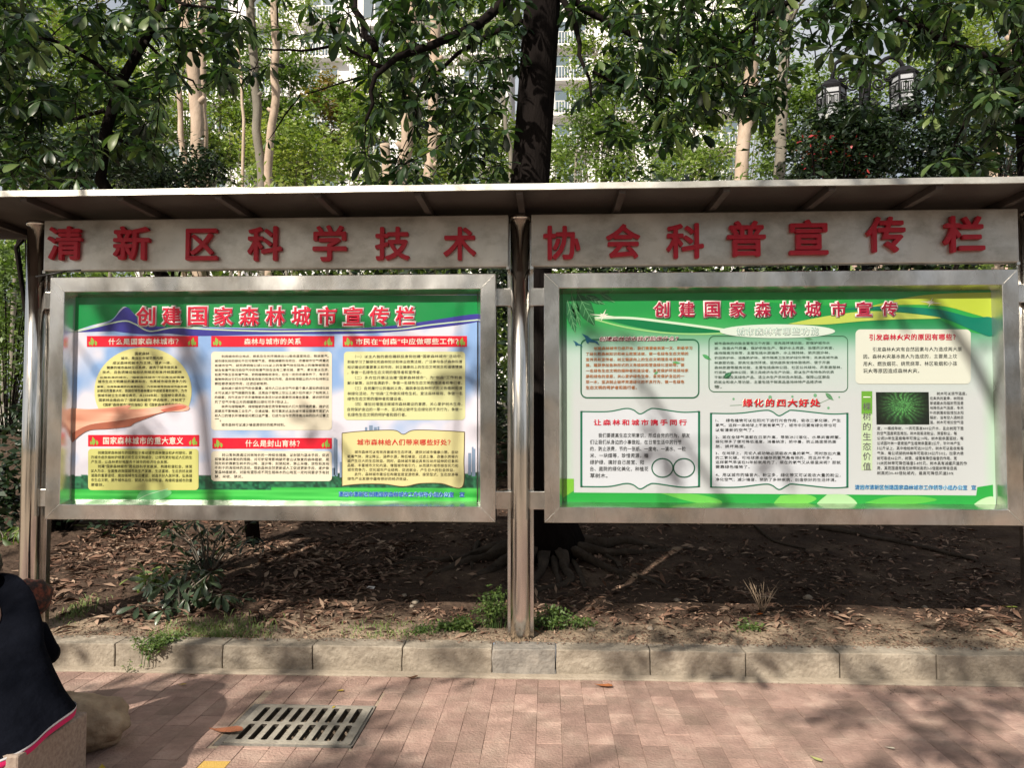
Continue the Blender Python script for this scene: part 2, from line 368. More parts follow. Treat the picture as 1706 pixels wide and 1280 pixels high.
for q_ in cuts:
    if q_[1]-q_[0] > .01: cut_(*q_)
print('ground ok')
# ---------------------------------------------------------------- notice board
nbd = empty('notice_board', (0, 0, .14), 0, 'long stainless steel notice board with canopy roof, raised red characters and two framed cases', 'notice board')
OFF = Vector((0, 0, .14))
def part(mb, name, mat, bevel=0, parent=None, label=None):
    mb.v = [tuple(Vector(v)-OFF) for v in mb.v]
    o = mb.obj(name, mat, parent or nbd, bevel)
    if label: o['label'] = label
    return o
PX = (-2.963, 0, 2.963)
for x in PX:
    b = MB(); seg = 40
    b.tube([(x,0,.05),(x,0,.3),(x,0,1.2),(x,0,2.60)], .058, seg)
    p_ = part(b, 'post', steel_tube)
    b = MB(); b.tube([(x,0,2.60),(x,0,2.606),(x,0,2.625)], [.058,.064,.064], seg)
    b.v = [tuple(Vector(v)-OFF) for v in b.v]; b.obj('post_cap', steel_tube, p_)
    b = MB()                                  # rear square stiffener beside the post
    b.box((x-.078, .03, .06), (x+.078, .075, 2.6)); part(b, 'post_backing', steel, .004)
# roof: sheet, fascia, beams
RY0, RY1 = -.45, .42
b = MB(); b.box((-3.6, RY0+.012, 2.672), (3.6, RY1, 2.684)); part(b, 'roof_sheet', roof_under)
b = MB()
n = 60; vs = []
for i in range(n+1):
    x = -3.62+7.24*i/n; wz = .0035*mnoise.noise(Vector((x*3, 1, 1)))
    vs += [(x, RY0+.02, 2.657+wz), (x, RY0-.003, 2.655+wz), (x, RY0, 2.689+wz), (x, RY0+.05, 2.693+wz), (x, RY1, 2.694)]
b.add(vs, [(5*i+k, 5*i+5+k, 5*i+6+k, 5*i+1+k) for i in range(n) for k in range(4)])
part(b, 'fascia', steel_panel)
for i in range(-6, 7):
    x = .012+i*.5535
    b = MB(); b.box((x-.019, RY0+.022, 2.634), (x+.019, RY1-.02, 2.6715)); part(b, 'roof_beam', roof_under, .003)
for x in PX:
    b = MB(); b.box((x-.03, -.03, 2.61), (x+.03, .05, 2.634)); part(b, 'roof_bracket', steel, .002)
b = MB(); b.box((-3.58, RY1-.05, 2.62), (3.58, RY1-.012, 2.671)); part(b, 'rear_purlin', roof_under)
# header boards with raised characters
hb = []
for x0, x1 in ((-2.885, -.068), (.067, 2.845)):
    b = MB(); b.box((x0, -.06, 2.314), (x1, -.004, 2.624)); o = part(b, 'header_board', steel_panel, .006); hb.append(o)
    for s in (x0, x1):
        b = MB(); b.box((s-.012 if s == x1 else s-.006, -.058, 2.30), (s+.006 if s == x1 else s+.012, .03, 2.318)); part(b, 'board_clip', steel)
# display cases
FX = ((-2.822, -.141), (.141, 2.822)); FZ = (.824, 2.270)
CASE = []
for fi, (x0, x1) in enumerate(FX):
    z0, z1 = FZ
    b = MB(); b.box((x0+.01, .0, z0+.01), (x1-.01, .045, z1-.01)); case = part(b, 'display_case', steel_panel, .003,
        label=('left', 'right')[fi]+' framed display case holding the '+('blue sky', 'pale green')[fi]+' poster')
    CASE.append(case)
    prof = [(0, .04), (0, -.082), (.003, -.085), (.086, -.085), (.089, -.082), (.112, -.008)]
    def ring(i): return [(x0+i, z0+i), (x1-i, z0+i), (x1-i, z1-i), (x0+i, z1-i)]
    for side in range(4):
        b = MB(); vs = []
        for ins, yy in prof:
            rg = ring(ins); a, c = rg[side], rg[(side+1) % 4]
            vs += [(a[0], yy, a[1]), (c[0], yy, c[1])]
        b.add(vs, [(2*k, 2*k+1, 2*k+3, 2*k+2)[::-1] for k in range(len(prof)-1)])
        b.v = [tuple(Vector(v)-OFF) for v in b.v]
        b.obj('frame_rail', steel, case)
    # weld beads on the mitres
    for (ox, oz, sx, sz) in ((x0, z0, 1, 1), (x1, z0, -1, 1), (x1, z1, -1, -1), (x0, z1, 1, -1)):
        pts = [(ox+sx*(.004+.08*t), -.0855+random.uniform(-.0008,.0008), oz+sz*(.004+.08*t)+random.uniform(-.0015,.0015)) for t in np.linspace(0, 1, 14)]
        b = MB(); b.tube(pts, .0015, 5); b.v = [tuple(Vector(v)-OFF) for v in b.v]; b.obj('weld_bead', steel_panel, case)
    for zc in ((2.09, 2.195), (.89, .995)):
        for xa, xb in ((x0-.085, x0+.02), (x1-.02, x1+.085)):
            b = MB(); b.box((xa, -.01, zc[0]), (xb, .03, zc[1])); b.v = [tuple(Vector(v)-OFF) for v in b.v]; b.obj('mounting_bracket', steel, case, .003)
# black wire tied to the left post
cw = bpy.data.objects.new
b = MB(); P0 = at(60, 461, -.07); P1 = at(110, 452, -.075)
b.tube([P0, P0.lerp(P1, .5)+Vector((0,-.01,-.004)), P1], .005, 8)
b.tube([P1, P1+Vector((.02,-.02,-.0)), P1+Vector((.10,-.012,.004))], .004, 8)
tag(b.obj('cable', flat_mat('black_rubber', (25,25,27), .5)), 'short black cable sticking out from the left post just under the red characters', 'cable')

# ---------------------------------------------------------------- text engine: all curves first, one evaluation
TQ = []
def queue_text(name, body, box, y, mat, parent, bold=0, extrude=0, lines_h=None, sp=1.1, offs=0, res=2, kind3d=False, just=False, shear=0, off=Vector((0,0,0)), lbl=None):
    cu = bpy.data.curves.new(name, 'FONT'); cu.body = body; cu.size = 1; cu.resolution_u = res
    cu.extrude = extrude; cu.bevel_depth = bold; cu.bevel_resolution = 0; cu.shear = shear
    cu.space_line = lines_h or 1.0; cu.space_character = sp; cu.offset = offs
    o = bpy.data.objects.new(name, cu); COL.objects.link(o)
    TQ.append((name, o, box, y, mat, parent, kind3d, off, lbl))
TXTOUT = []
def flush_text():
    bpy.context.view_layer.update(); dg = bpy.context.evaluated_depsgraph_get()
    for name, o, box, y, mat, parent, k3, off, lbl in TQ:
        me = bpy.data.meshes.new_from_object(o.evaluated_get(dg)); cu = o.data
        n = len(me.vertices); co = np.empty(n*3); me.vertices.foreach_get('co', co); co = co.reshape(-1, 3)
        lo, hi = co.min(0), co.max(0); x0, z0, x1, z1 = box
        sx = (x1-x0)/(hi[0]-lo[0]); sz = (z1-z0)/(hi[1]-lo[1])
        out = np.empty_like(co)
        out[:, 0] = x0+(co[:, 0]-lo[0])*sx; out[:, 2] = z0+(co[:, 1]-lo[1])*sz
        if k3: out[:, 1] = y-(co[:, 2]-lo[2])*sx
        else: out[:, 1] = y-(co[:, 2]-lo[2])/max(1e-9, hi[2]-lo[2] if hi[2] > lo[2] else 1)*.0003
        out -= np.array(off)
        if k3:      # heavy strokes: the same solid glyph several times, each a hair off the others
            ng = np.empty(len(me.loops), int); me.loops.foreach_get('vertex_index', ng)
            ls = [list(q_.vertices) for q_ in me.polygons]; vs_, fs_ = [], []; w_ = (x1-x0)*.024; W2 = x1-x0
            for q_ in range(9):
                dx_, dz_ = (0, 0) if q_ == 8 else (math.cos(q_*math.pi/4)*w_, math.sin(q_*math.pi/4)*w_)
                c_ = out.copy(); c_[:, 0] = (c_[:, 0]-(x0+x1)/2+off.x)*.955+(x0+x1)/2-off.x+dx_; c_[:, 2] = (c_[:, 2]-(z0+z1)/2+off.z)*.955+(z0+z1)/2-off.z+dz_
                c_[:, 1] = y+(c_[:, 1]-y)*(1+.012*q_)
                vs_ += [tuple(r_) for r_ in c_]; fs_ += [tuple(i_+q_*n for i_ in f_) for f_ in ls]
            me = bpy.data.meshes.new(name); me.from_pydata(vs_, [], fs_); out = np.array(vs_)
        me.vertices.foreach_set('co', out.ravel()); me.materials.clear(); me.materials.append(mat); me.update()
        me.name = name
        t = link(name, me, None, parent)
        if lbl: t['label'] = lbl
        TXTOUT.append((name, len(me.polygons)))
        bpy.data.objects.remove(o); bpy.data.curves.remove(cu)
    TQ.clear()
def bxp(x0, y0, x1, y1, Y):
    a = at(x0, y1, Y); c = at(x1, y0, Y); return (a.x, a.z, c.x, c.z)
HC = [('清',77,376,135,433,0),('新',187,376,249,433,0),('区',308,380,362,433,0),('科',411,376,469,434,0),('学',520,374,577,435,0),('技',624,377,682,433,0),('术',738,377,793,433,0),
      ('协',905,375,967,432,1),('会',1010,372,1067,430,1),('科',1111,371,1173,430,1),('普',1212,367,1276,427,1),('宣',1316,365,1380,424,1),('传',1445,360,1509,420,1),('栏',1574,359,1641,420,1)]
for ch, x0, y0, x1, y1, s in HC:
    queue_text('raised_character', ch, bxp(x0, y0, x1, y1, -.09), -.0615, red_paint, hb[s], bold=0, extrude=.052, kind3d=True, off=OFF, res=3)

# ---------------------------------------------------------------- posters
PY = -.010
pc = {}
def pm(rgb, rough=.3):
    k = (rgb, rough)
    if k not in pc:
        pc[k] = flat_mat('print_%02x%02x%02x' % rgb, rgb, rough, .68, spec=.45, coat=.35)
        nt_ = pc[k].node_tree; g4 = nt_.nodes.new('ShaderNodeNewGeometry'); n4 = nt_.nodes.new('ShaderNodeTexNoise'); n4.inputs['Scale'].default_value = 2.2; b4 = nt_.nodes.new('ShaderNodeBump'); b4.inputs['Distance'].default_value = .05
        nt_.links.new(g4.outputs['Position'], n4.inputs['Vector']); nt_.links.new(n4.outputs[0], b4.inputs['Height']); nt_.links.new(b4.outputs[0], nt_.nodes['Principled BSDF'].inputs['Coat Normal'])   # rippling plastic film
    return pc[k]
ink = pm((52, 50, 46)); 
def pq(px, py, layer=1):
    p = at(px, py, PY); return (p.x, PY-.0004*layer, p.z)
def shape(name, pts, rgb, parent, layer=1, label=None, mat=None, holes=None):
    vs = [pq(x, y, layer) for x, y in pts]
    bm = bmesh.new(); f = bm.faces.new([bm.verts.new(v) for v in vs])
    if f.normal.y > 0 or True:
        bm.normal_update()
        if f.normal.y > 0: f.normal_flip()
    bmesh.ops.triangulate(bm, faces=[f], ngon_method='EAR_CLIP')
    m = bpy.data.meshes.new(name); bm.to_mesh(m); bm.free()
    o = link(name, m, mat or pm(rgb), parent)
    if label: o['label'] = label
    return o
def rrect(x0, y0, x1, y1, r=6, n=5):
    out = []
    for cx, cy, a0 in ((x1-r, y0+r, -90), (x1-r, y1-r, 0), (x0+r, y1-r, 90), (x0+r, y0+r, 180)):
        for i in range(n+1):
            a = R(a0+90*i/n); out.append((cx+r*math.cos(a), cy+r*math.sin(a)))
    return out
def line(name, pts, w_, rgb, parent, layer=2, closed=False):
    b = MB(); n = len(pts); vs = []
    for i, (x, y) in enumerate(pts):
        a = pts[(i-1) % n] if (i or closed) else pts[0]; c = pts[(i+1) % n] if (i < n-1 or closed) else pts[-1]
        dx, dy = c[0]-a[0], c[1]-a[1]; L = math.hypot(dx, dy) or 1; nx_, ny_ = -dy/L*w_/2, dx/L*w_/2
        vs += [pq(x+nx_, y+ny_, layer), pq(x-nx_, y-ny_, layer)]
    fs = [(2*i, 2*i+1, 2*i+3, 2*i+2) for i in range(n-1)]
    if closed: fs.append((2*n-2, 2*n-1, 1, 0))
    b.add(vs, fs); return b.obj(name, pm(rgb), parent)
def smooth(pts, n=6):
    out = []
    P = [pts[0]]+list(pts)+[pts[-1]]
    for i in range(1, len(P)-2):
        p0, p1, p2, p3 = (np.array(P[i+k-1], float) for k in range(4))
        for t in np.linspace(0, 1, n, endpoint=False):
            out.append(tuple(.5*((2*p1)+(-p0+p2)*t+(2*p0-5*p1+4*p2-p3)*t*t+(-p0+3*p1-3*p2+p3)*t**3)))
    out.append(tuple(pts[-1])); return out
def ellipse(cx, cy, rx, ry, n=40): return [(cx+rx*math.cos(2*math.pi*i/n), cy+ry*math.sin(2*math.pi*i/n)) for i in range(n)]
def txt(name, body, x0, y0, x1, y1, rgb, parent, bold=.012, layer=4, res=1, lh=None, shear=0, lbl=None, sp=1.1):
    queue_text(name, body, bxp(x0, y0, x1, y1, PY), PY-.0004*layer, pm(rgb), parent, bold=bold, res=res, lines_h=lh, sp=sp, shear=shear, lbl=lbl)
def print_mesh(name, x0, x1, z0, z1, fn, parent, nu=300, nv=160):
    """paper sheet with the printed ground colours of the poster in a colour attribute"""
    us = np.linspace(0, 1, nu); vs = np.linspace(0, 1, nv); U, Vv = np.meshgrid(us, vs)
    wav = .0012*np.sin(U*17+Vv*3)*np.sin(U*5)
    X = x0+(x1-x0)*U; Z = z1+(z0-z1)*Vv
    co = np.stack([X, np.full_like(X, PY)+0*wav, Z], -1).reshape(-1, 3)
    col = fn(U, Vv).reshape(-1, 3)
    me = bpy.data.meshes.new(name); me.vertices.add(len(co)); me.vertices.foreach_set('co', co.ravel())
    j, i = np.meshgrid(np.arange(nv-1), np.arange(nu-1), indexing='ij'); a = (j*nu+i).ravel()
    f = np.stack([a, a+nu, a+nu+1, a+1], 1)
    me.loops.add(f.size); me.loops.foreach_set('vertex_index', f.ravel())
    me.polygons.add(len(f)); me.polygons.foreach_set('loop_start', np.arange(0, f.size, 4)); me.update(calc_edges=True)
    ca = me.color_attributes.new('print', 'FLOAT_COLOR', 'POINT')
    c = col/255.; c = np.where(c <= .04045, c/12.92, ((c+.055)/1.055)**2.4)*.68
    ca.data.foreach_set('color', np.concatenate([c, np.ones((len(c), 1))], 1).ravel())
    m, nt, bs = M_(name+'_ink'); at_ = nt.nodes.new('ShaderNodeVertexColor'); at_.layer_name = 'print'
    nt.links.new(at_.outputs[0], bs.inputs['Base Color']); bs.inputs['Roughness'].default_value = .3; bs.inputs['Coat Weight'].default_value = .35; bs.inputs['Coat Roughness'].default_value = .08
    g4 = nt.nodes.new('ShaderNodeNewGeometry'); n4 = nt.nodes.new('ShaderNodeTexNoise'); n4.inputs['Scale'].default_value = 2.2; b4 = nt.nodes.new('ShaderNodeBump'); b4.inputs['Distance'].default_value = .05
    nt.links.new(g4.outputs['Position'], n4.inputs['Vector']); nt.links.new(n4.outputs[0], b4.inputs['Height']); nt.links.new(b4.outputs[0], bs.inputs['Coat Normal'])
    return link(name, me, m, parent)
def mixc(a, b_, t): t = np.clip(t, 0, 1)[..., None]; return np.array(a, float)*(1-t)+np.array(b_, float)*t
def vnoise(U, V, s, seed=0):
    r = np.random.default_rng(seed); g = r.random((64, 64)); x, y = U*s, V*s
    xi, yi = np.floor(x).astype(int), np.floor(y).astype(int); fx, fy = x-xi, y-yi; fx = fx*fx*(3-2*fx); fy = fy*fy*(3-2*fy)
    q = lambda a, b_: g[a % 64, b_ % 64]
    return (q(xi, yi)*(1-fx)+q(xi+1, yi)*fx)*(1-fy)+(q(xi, yi+1)*(1-fx)+q(xi+1, yi+1)*fx)*fy

pL = empty('poster', (0, 0, 0), 0, 'blue sky poster with a hand, yellow circle and red heading bars in the left case', 'poster')
pR = empty('poster', (0, 0, 0), 0, 'pale green poster with green leaves and interlocked circles in the right case', 'poster')
def fL(U, V):
    n = .6*vnoise(U*2.2, V, 5, 1)+.4*vnoise(U*2.2, V, 14, 2)
    c = mixc((140,176,228), (226,224,238), (n-.30)*3+(V-.25)*1.2)
    tr = .862+.012*vnoise(U*60, V*0, 1, 3)-.02*(U > .65)
    tree = mixc((12,62,45), (52,132,92), vnoise(U*2, V, 90, 4)*1.2-.1)
    c = np.where((V > tr)[..., None], tree, c)
    gr = mixc((40,165,62), (88,215,96), vnoise(U, V*14, 7, 6)*1.3-.15)
    c = np.where((V > .932-.008*(U > .5))[..., None], gr, c)
    return c
print_mesh('background_print', -2.713, -.256, .914, 2.163, fL, pL)
# top green field, blue mountain and waves
hill = smooth([(121,553),(150,543),(185,533),(200,516),(209,511),(221,520),(238,540),(270,547),(330,545),(450,547),(560,548),(650,543),(740,531),(796,523)])
shape('green_banner', [(122,493),(795,492)]+hill[::-1], (0,138,68), pL, 1)
wv = smooth([(121,554),(160,545),(185,536),(209,512),(225,525),(240,540),(300,546),(450,548),(600,547),(690,538),(796,523),(796,536),(700,549),(600,556),(450,557),(330,560),(280,556),(235,557),(190,552)])
shape('mountain_silhouette', wv, (58,56,150), pL, 2)
line('wave_line', smooth([(121,554),(160,545),(205,535),(225,540),(250,552),(290,546),(350,549),(450,552),(560,551),(660,549),(720,541),(796,533)]), 2.2, (190,215,190), pL, 3)
def bar(x0, y0, x1, y1, t, tx0, tx1):
    o = shape('heading_bar', [(x0,y0),(x1,y0),(x1,y1),(x0,y1)], (226,24,52), pL, 4)
    for s, cx in ((1, x0+10), (-1, x1-10)):
        lf = MB()
        for dx, dy, l, w_ in ((-1,0,15,3.4), (5,3,9,2.2), (-5,5,7,2)):
            pts = [(0,0),(w_,-l*.35),(w_*.8,-l*.7),(-s*1.5,-l),(-w_*.8,-l*.6),(-w_*.7,-l*.3)]
            lf.add([pq(cx+s*dx+a, y1-1-dy*.2+b_, 6) for a, b_ in pts], [(0,1,2,3,4,5)])
        lf.obj('leaf_emblem', pm((150,185,80)), o)
    txt('heading_text', t, tx0, y0+3.5, tx1, y1-3, (248,240,225), o, bold=.02, layer=6)
bar(145,560,330,578,'什么是国家森林城市？',181,298)
bar(352,560,557,578,'森林与城市的关系',407,502)
bar(571,560,778,578,'市民在“创森”中应做哪些工作？',593,764)
bar(147,725,332,744,'国家森林城市的重大意义',172,306)
bar(354,730,553,748,'什么是封山育林？',409,500)
cir = [p for p in ellipse(238.5, 652, 81, 73, 60) if p[1] < 700]
cir = [p for p in cir if p[1] < 685 or p[0] < 205]
cir = sorted(cir, key=lambda p: math.atan2(p[1]-640, p[0]-238))
o = shape('text_panel', cir, (224,221,150), pL, 4, 'round yellow text panel')
body = ['国家森林','城市，是指在市域范围内形','成以森林和树木为主体、城乡一体、','健康的城市森林生态系统，服务于城市居民身','技术，且各项建设指标达到规定标准并经国家林','业局批准的城市。“国家森林城市”不仅是当前衡量','城市生态文明建设的重要标志，也是城市综合竞争力的','重要，也是衡量最终的重要标志，为积极倡导我国城市森林建','设做出的重要决定，我国在城市森林建设中成就显著的城市，为市','强城市树立生态建设典范，从2004年起，全国绿化委员会、','国家林业局启动了“国家森林城市”评选程序，并制定了','《国家“森林城市”评价指标》和《国家森林城市申报办','法》。']
wd = [24,70,98,118,132,141,147,150,150,148,144,130,14]
for i, t in enumerate(body):
    cx = 237 if i < 12 else 196; y = 586.5+i*7.75
    txt('text_line', t, cx-wd[i]/2, y, cx+wd[i]/2, y+5.6, (66,64,44), o, bold=.014, layer=6)
hand = smooth([(121,680),(150,682),(185,679),(208,676),(214,675),(219,678),(214,681),(228,682),(262,678),(296,673),(312,676),(316,681),(308,685),(276,687),(262,690),(250,693),(225,705),(215,711),(180,715),(150,717),(132,727),(121,738)])
hm, hnt, hb_ = M_('hand_print'); g_ = hnt.nodes.new('ShaderNodeNewGeometry'); nz = hnt.nodes.new('ShaderNodeTexNoise'); nz.inputs['Scale'].default_value = 4
mp_ = hnt.nodes.new('ShaderNodeMapping'); mp_.inputs['Scale'].default_value = (.6, 1, 3.5); hnt.links.new(g_.outputs['Position'], mp_.inputs[0]); hnt.links.new(mp_.outputs[0], nz.inputs['Vector'])
rp_ = ramp(hnt, [(.42,.17,.11), (.58,.30,.21), (.68,.44,.34)], [.3,.5,.7]); hnt.links.new(nz.outputs[0], rp_.inputs[0]); hnt.links.new(rp_.outputs[0], hb_.inputs['Base Color'])
hb_.inputs['Roughness'].default_value = .3
o = shape('hand_picture', hand, (205,120,90), pL, 8, mat=hm)
shape('palm_shadow', smooth([(121,722),(150,708),(200,701),(240,694),(262,690),(225,705),(215,711),(180,715),(150,717),(132,727),(121,738)]), (176,104,82), o, 10)
shape('fingertip', smooth([(268,683),(285,679),(300,676),(311,678),(300,683),(275,686),(268,683)])[:-1], (218,120,100), o, 10)
line('finger_line', smooth([(185,711),(215,706),(240,697),(262,690)]), 1.0, (120,50,40), o, 9)
line('finger_line', smooth([(200,700),(235,694),(270,687)]), .9, (235,185,160), o, 9)
line('finger_line', smooth([(262,690),(285,684),(308,680)]), .9, (150,60,50), o, 9)
line('finger_nail', smooth([(296,676),(304,676),(310,680)]), 1.6, (240,170,160), o, 9)
def panel(x0, y0, x1, y1, rgb, lines, par, tx0=None, ty0=None, tx1=None, ty1=None, r=6, col=(70,68,60), bold=.010, lastw=.6, indent=(0,), parts=None, lbl=None, pitch=None, gh=None):
    o = shape('text_panel', rrect(x0, y0, x1, y1, r), rgb, par, 4, lbl) if rgb else par
    tx0 = tx0 or x0+6; tx1 = tx1 or x1-4; ty0 = ty0 or y0+7; ty1 = ty1 or y1-5
    n = len(lines); p = (ty1-ty0)/n; full = max(len(l) for l in lines); cw_ = (tx1-tx0)/full
    for i, l in enumerate(lines):
        if not l: continue
        k = len(l)-len(l.lstrip('　')); s = l.strip('　')
        txt('text_line', s, tx0+k*cw_, ty0+i*p, tx0+(k+len(s))*cw_-cw_*.12, ty0+i*p+p*.70, col, o, bold=bold, layer=6)
    return o
def wrap(paras, w_):
    out = []
    for q in paras:
        q = '　　'+q
        while q: out.append(q[:w_]); q = q[w_:]
    return out
beige = (236,229,207); ylw = (208,208,128); lyl = (222,224,170)
p2 = wrap(['利用城市的立地点，根系及生长环境放出O2吸收温室效应，释放氧气。城市绿化树的绿化不仅可释氧气息，根能减缓热岛效应，改善城市空气质量还有城市空气，研究表明每公顷100%以上的有害气体在陆地上的植物被吸收掉含有害气体污染空气中的有害气体在含有二氧化硫、氯气、氟化氢以及汞、铅蒸汽等五百有害气体，依附植物吸收净化，在在一定的浓度条件下，有许多植物种类对它们分别具有吸收能力和净化作用，森林吸滞烟尘的大叶杜林粉尘颗粒都表现的作用，过滤后被吸附。',
 '森林减少城市空气的含菌量，城市人口比本空气中菌个最人菌如表绿化树木可以减少空气细菌的含量，这是由于植物上空尘土减少后亦减少了粘附其上的细菌；另外还由于许多植物能本身还分泌杀菌素而消毒含菌量，据说研究研究了空气中每立方的细菌数比绿化可多7倍以上。', '林声与绿隔噪声，绿绿植被的高低宽窄影响如人们大型环境质量，维护还居建志不影响施工业生产，交通运输，和可靠发达法及城市建设规模不断扩大和人口的增长环境噪音问题日益严重，已成为当今世界环境污染的四大公害之一。', '城市森林可以减少噪音是很好的吸声材料。'], 34)
panel(352,586,553,717, beige, p2[:17], pL, ty0=591, ty1=713)
p3 = wrap(['（一）以主人翁的姿态踊跃投身到创建“国家森林城市”活动中，积极学习了解绿化和森林知识和林业政策法规，广泛参与各式森林科普知识建设的重要意义和作用，树立健康向上的生态文明观念和道德情操，争做一名绿色生态文明的倡导者和宣传者。', '（二）多方位开展法治建“国家森林城市”，为“创森”工作积极献计献策，出好金满助手，争做一名绿色生态文明的推进者和奉行者。', '（三）自觉履行公民植树义务，踊跃参加各种形式的义务植树和营林绿化活动，为“创森”工作做实绿色生机。爱法森林规则、争做一名绿色生态文明的播种者和建设者。', '（四）增加对增强法规城市森林建设的意愿，关心爱护树木生命，自觉保护身边的一草一木，坚决制止破坏生态绿化的不良行为，争做一名绿色生态文明的呵护者和践行者。'], 31)
panel(573,586,775,700, lyl, p3, pL, ty0=591, ty1=697)
p4 = wrap(['创建国家森林城市的目的在于推动城市森林建设和乡村绿化，提升城市居民植树护绿意识和生态文明观念，让绿色更好贴近人们的生产生活，让森林更好地服务于城市的经济社会发展。', '创建“国家森林城市”是实践科学发展观、构建和谐社会、体现以人为本，全面推进我国城市走生产发展、生活富裕、生态良好发展道路的重要途径，是加强城市生态建设，创造良好人居环境，弘扬城市生态文明，提升城市品位，促进人与自然和谐，构建和谐城市的重要载体。'], 30)
panel(147,748,331,817, ylw, p4, pL, tx0=152, tx1=321, ty0=752, ty1=813, col=(64,66,36))
p5 = wrap(['封山育林是通过对林地长的一种综合措施，以封禁为基本手段，促进和恢复森林增加的措施。对可依常常影响破坏者山以恢复的森林植被，是划定和依靠散生树木的山地、湿沙等；封禁起来，禁止采樵，放牧和其他不利于的海扭林的活动。借助森林自然更新或人工促进更新手段，逐步恢复森林植被来。对能有望形成不同生相林木的山地至一定时间要求予有封禁、采收、禁足。'], 32)
panel(352,752,553,802, beige, p5, pL, ty0=756, ty1=799)
bk = shape('book_panel', smooth([(570,722),(600,719),(655,717),(672,724),(690,717),(740,718),(774,720)])+smooth([(773,765),(770,812),(735,806),(700,806),(672,811),(640,807),(600,807),(570,810)]), (222,216,158), pL, 4)
line('book_outline', smooth([(570,722),(600,719),(655,717),(672,724),(690,717),(740,718),(774,720)])+smooth([(774,720),(773,765),(770,812),(735,806),(700,806),(672,811),(640,807),(600,807),(570,810)])+[(570,722)], 1.3, (92,78,50), bk, 5)
txt('heading_text', '城市森林给人们带来哪些好处？', 595,732,751,742.5, (214,52,44), bk, bold=.022, layer=6)
p6 = wrap(['城市森林可以有效改善城市生态环境，提供对城市健康小憩。自动吸毒气体，滞尘降尘，涵养水源，降低噪音，过滤土壤，改善水质等方面产生巨大的生态效益。同时，森林城市建设具有拉动并延伸的巨象和品格、丰富城市文化内涵，增强城市吸引力，从而提升城市综合实力和城市竞争力，优化城市产业结构，促进就业，产生巨大的社会效益。', '此外，森林城市建设在构建宜居宜游效果、接受型式，生态旅游等绿色产业发展中蕴有很好的经济效益。'], 31)
panel(575,748,770,802, None, p6, bk, tx0=579, tx1=764, ty0=751, ty1=803, col=(72,66,48))
# skyline of the print
for x, y0, y1, w_ in ((608,712,719,4),(615,709,719,6),(623,712,718,5),(629,711,718,3),(556,730,792,4.5),(560,732,794,2.5),(566,770,796,8),(780,755,792,5),(786,745,794,3),(789,748,794,3),(553,780,794,5)):
    sk = MB(); sk.add([pq(x, y0, 2), pq(x+w_, y0, 2), pq(x+w_, y1, 2), pq(x, y1, 2)], [(3,2,1,0)]); sk.obj('printed_tower', pm((128,150,178)), pL)
for bd, rgb, ly in ((.10, (244,236,236), 4), (.028, (214,24,62), 6)):
    m_ = 2.4 if bd > .05 else 0
    for i, ch in enumerate('创建国家森林城市宣传栏'):
        cx = 243+i*43.2; txt('character_outline' if m_ else 'title_character', ch, cx-16.5-m_, 511-m_, cx+16.5+m_, 543+m_, rgb, pL, bold=bd, layer=ly, res=2)
for bd, rgb, ly in ((.09, (150,205,240), 4), (.02, (36,92,190), 6)):
    txt('footer_text', '清远市清新区创建国家森林城市工作领导小组办公室', 564, 820, 756, 828.5, rgb, pL, bold=bd, layer=ly); txt('footer_character', '宣', 765.5, 820, 774, 828.5, rgb, pL, bold=bd, layer=ly)
dl = shape('water_leaf', smooth([(226,836),(232,822),(250,810),(275,812),(286,822),(270,832),(245,836),(226,836)])[:-1], (110,205,130), pL, 3)
line('leaf_vein', smooth([(226,836),(245,825),(280,815)]), 1.2, (190,235,190), dl, 5)

# right poster
def fR(U, V):
    c = mixc((14,122,62), (28,158,72), 1-V*6)
    c = mixc((0,0,0), (1,1,1), V*0)*0+c
    t = np.clip((V-.12)/.19, 0, 1); t = t*t*(3-2*t)
    side = np.exp(-((U-.25)/.3)**2)
    g = np.array((70,176,80.))*(side[..., None]*(np.exp(-((V-.16)/.07)**2))[..., None])
    c = c*(1-.6*(side*np.exp(-((V-.17)/.08)**2))[..., None])+g*.62
    c = c*(1-t[..., None])+np.array((196,203,206.))*t[..., None]
    lg = np.clip(1-np.abs(V-.3)/.2, 0, 1)*.18
    c = c*(1-lg[..., None])+np.array((128,214,170.))*lg[..., None]
    e = np.clip(1-np.minimum(U, 1-U)/.03, 0, 1)*.5*np.clip(V*4-1, 0, 1)
    c = c*(1-e[..., None])+np.array((150,214,160.))*e[..., None]
    return c
print_mesh('background_print', .246, 2.716, .905, 2.163, fR, pR)
shape('green_swoosh', smooth([(1210,484),(1652,484),(1652,552),(1600,548),(1540,520),(1500,512),(1420,510),(1330,507),(1210,500)])[:-1]+[(1210,484)], (42,160,72), pR, 1)
shape('yellow_swoosh', smooth([(1445,512),(1500,498),(1560,490),(1652,487)])+smooth([(1652,487),(1652,529),(1628,525),(1570,510),(1500,508),(1445,512)])[1:-1], (176,196,62), pR, 3)
shape('teal_swoosh', smooth([(1400,516),(1450,511),(1520,512),(1570,517),(1620,529),(1652,530),(1652,560),(1620,550),(1570,530),(1520,522),(1460,516),(1400,516)])[:-1], (0,118,96), pR, 4)
shape('yellow_swoosh', smooth([(1312,540),(1370,528),(1440,519),(1500,521),(1568,530),(1500,532),(1440,535),(1370,541),(1312,540)])[:-1], (182,200,90), pR, 5)
shape('green_swoosh', smooth([(1011,533),(1060,532),(1150,541),(1208,551),(1195,554),(1120,554),(1060,545),(1011,533)])[:-1], (0,116,66), pR, 3)
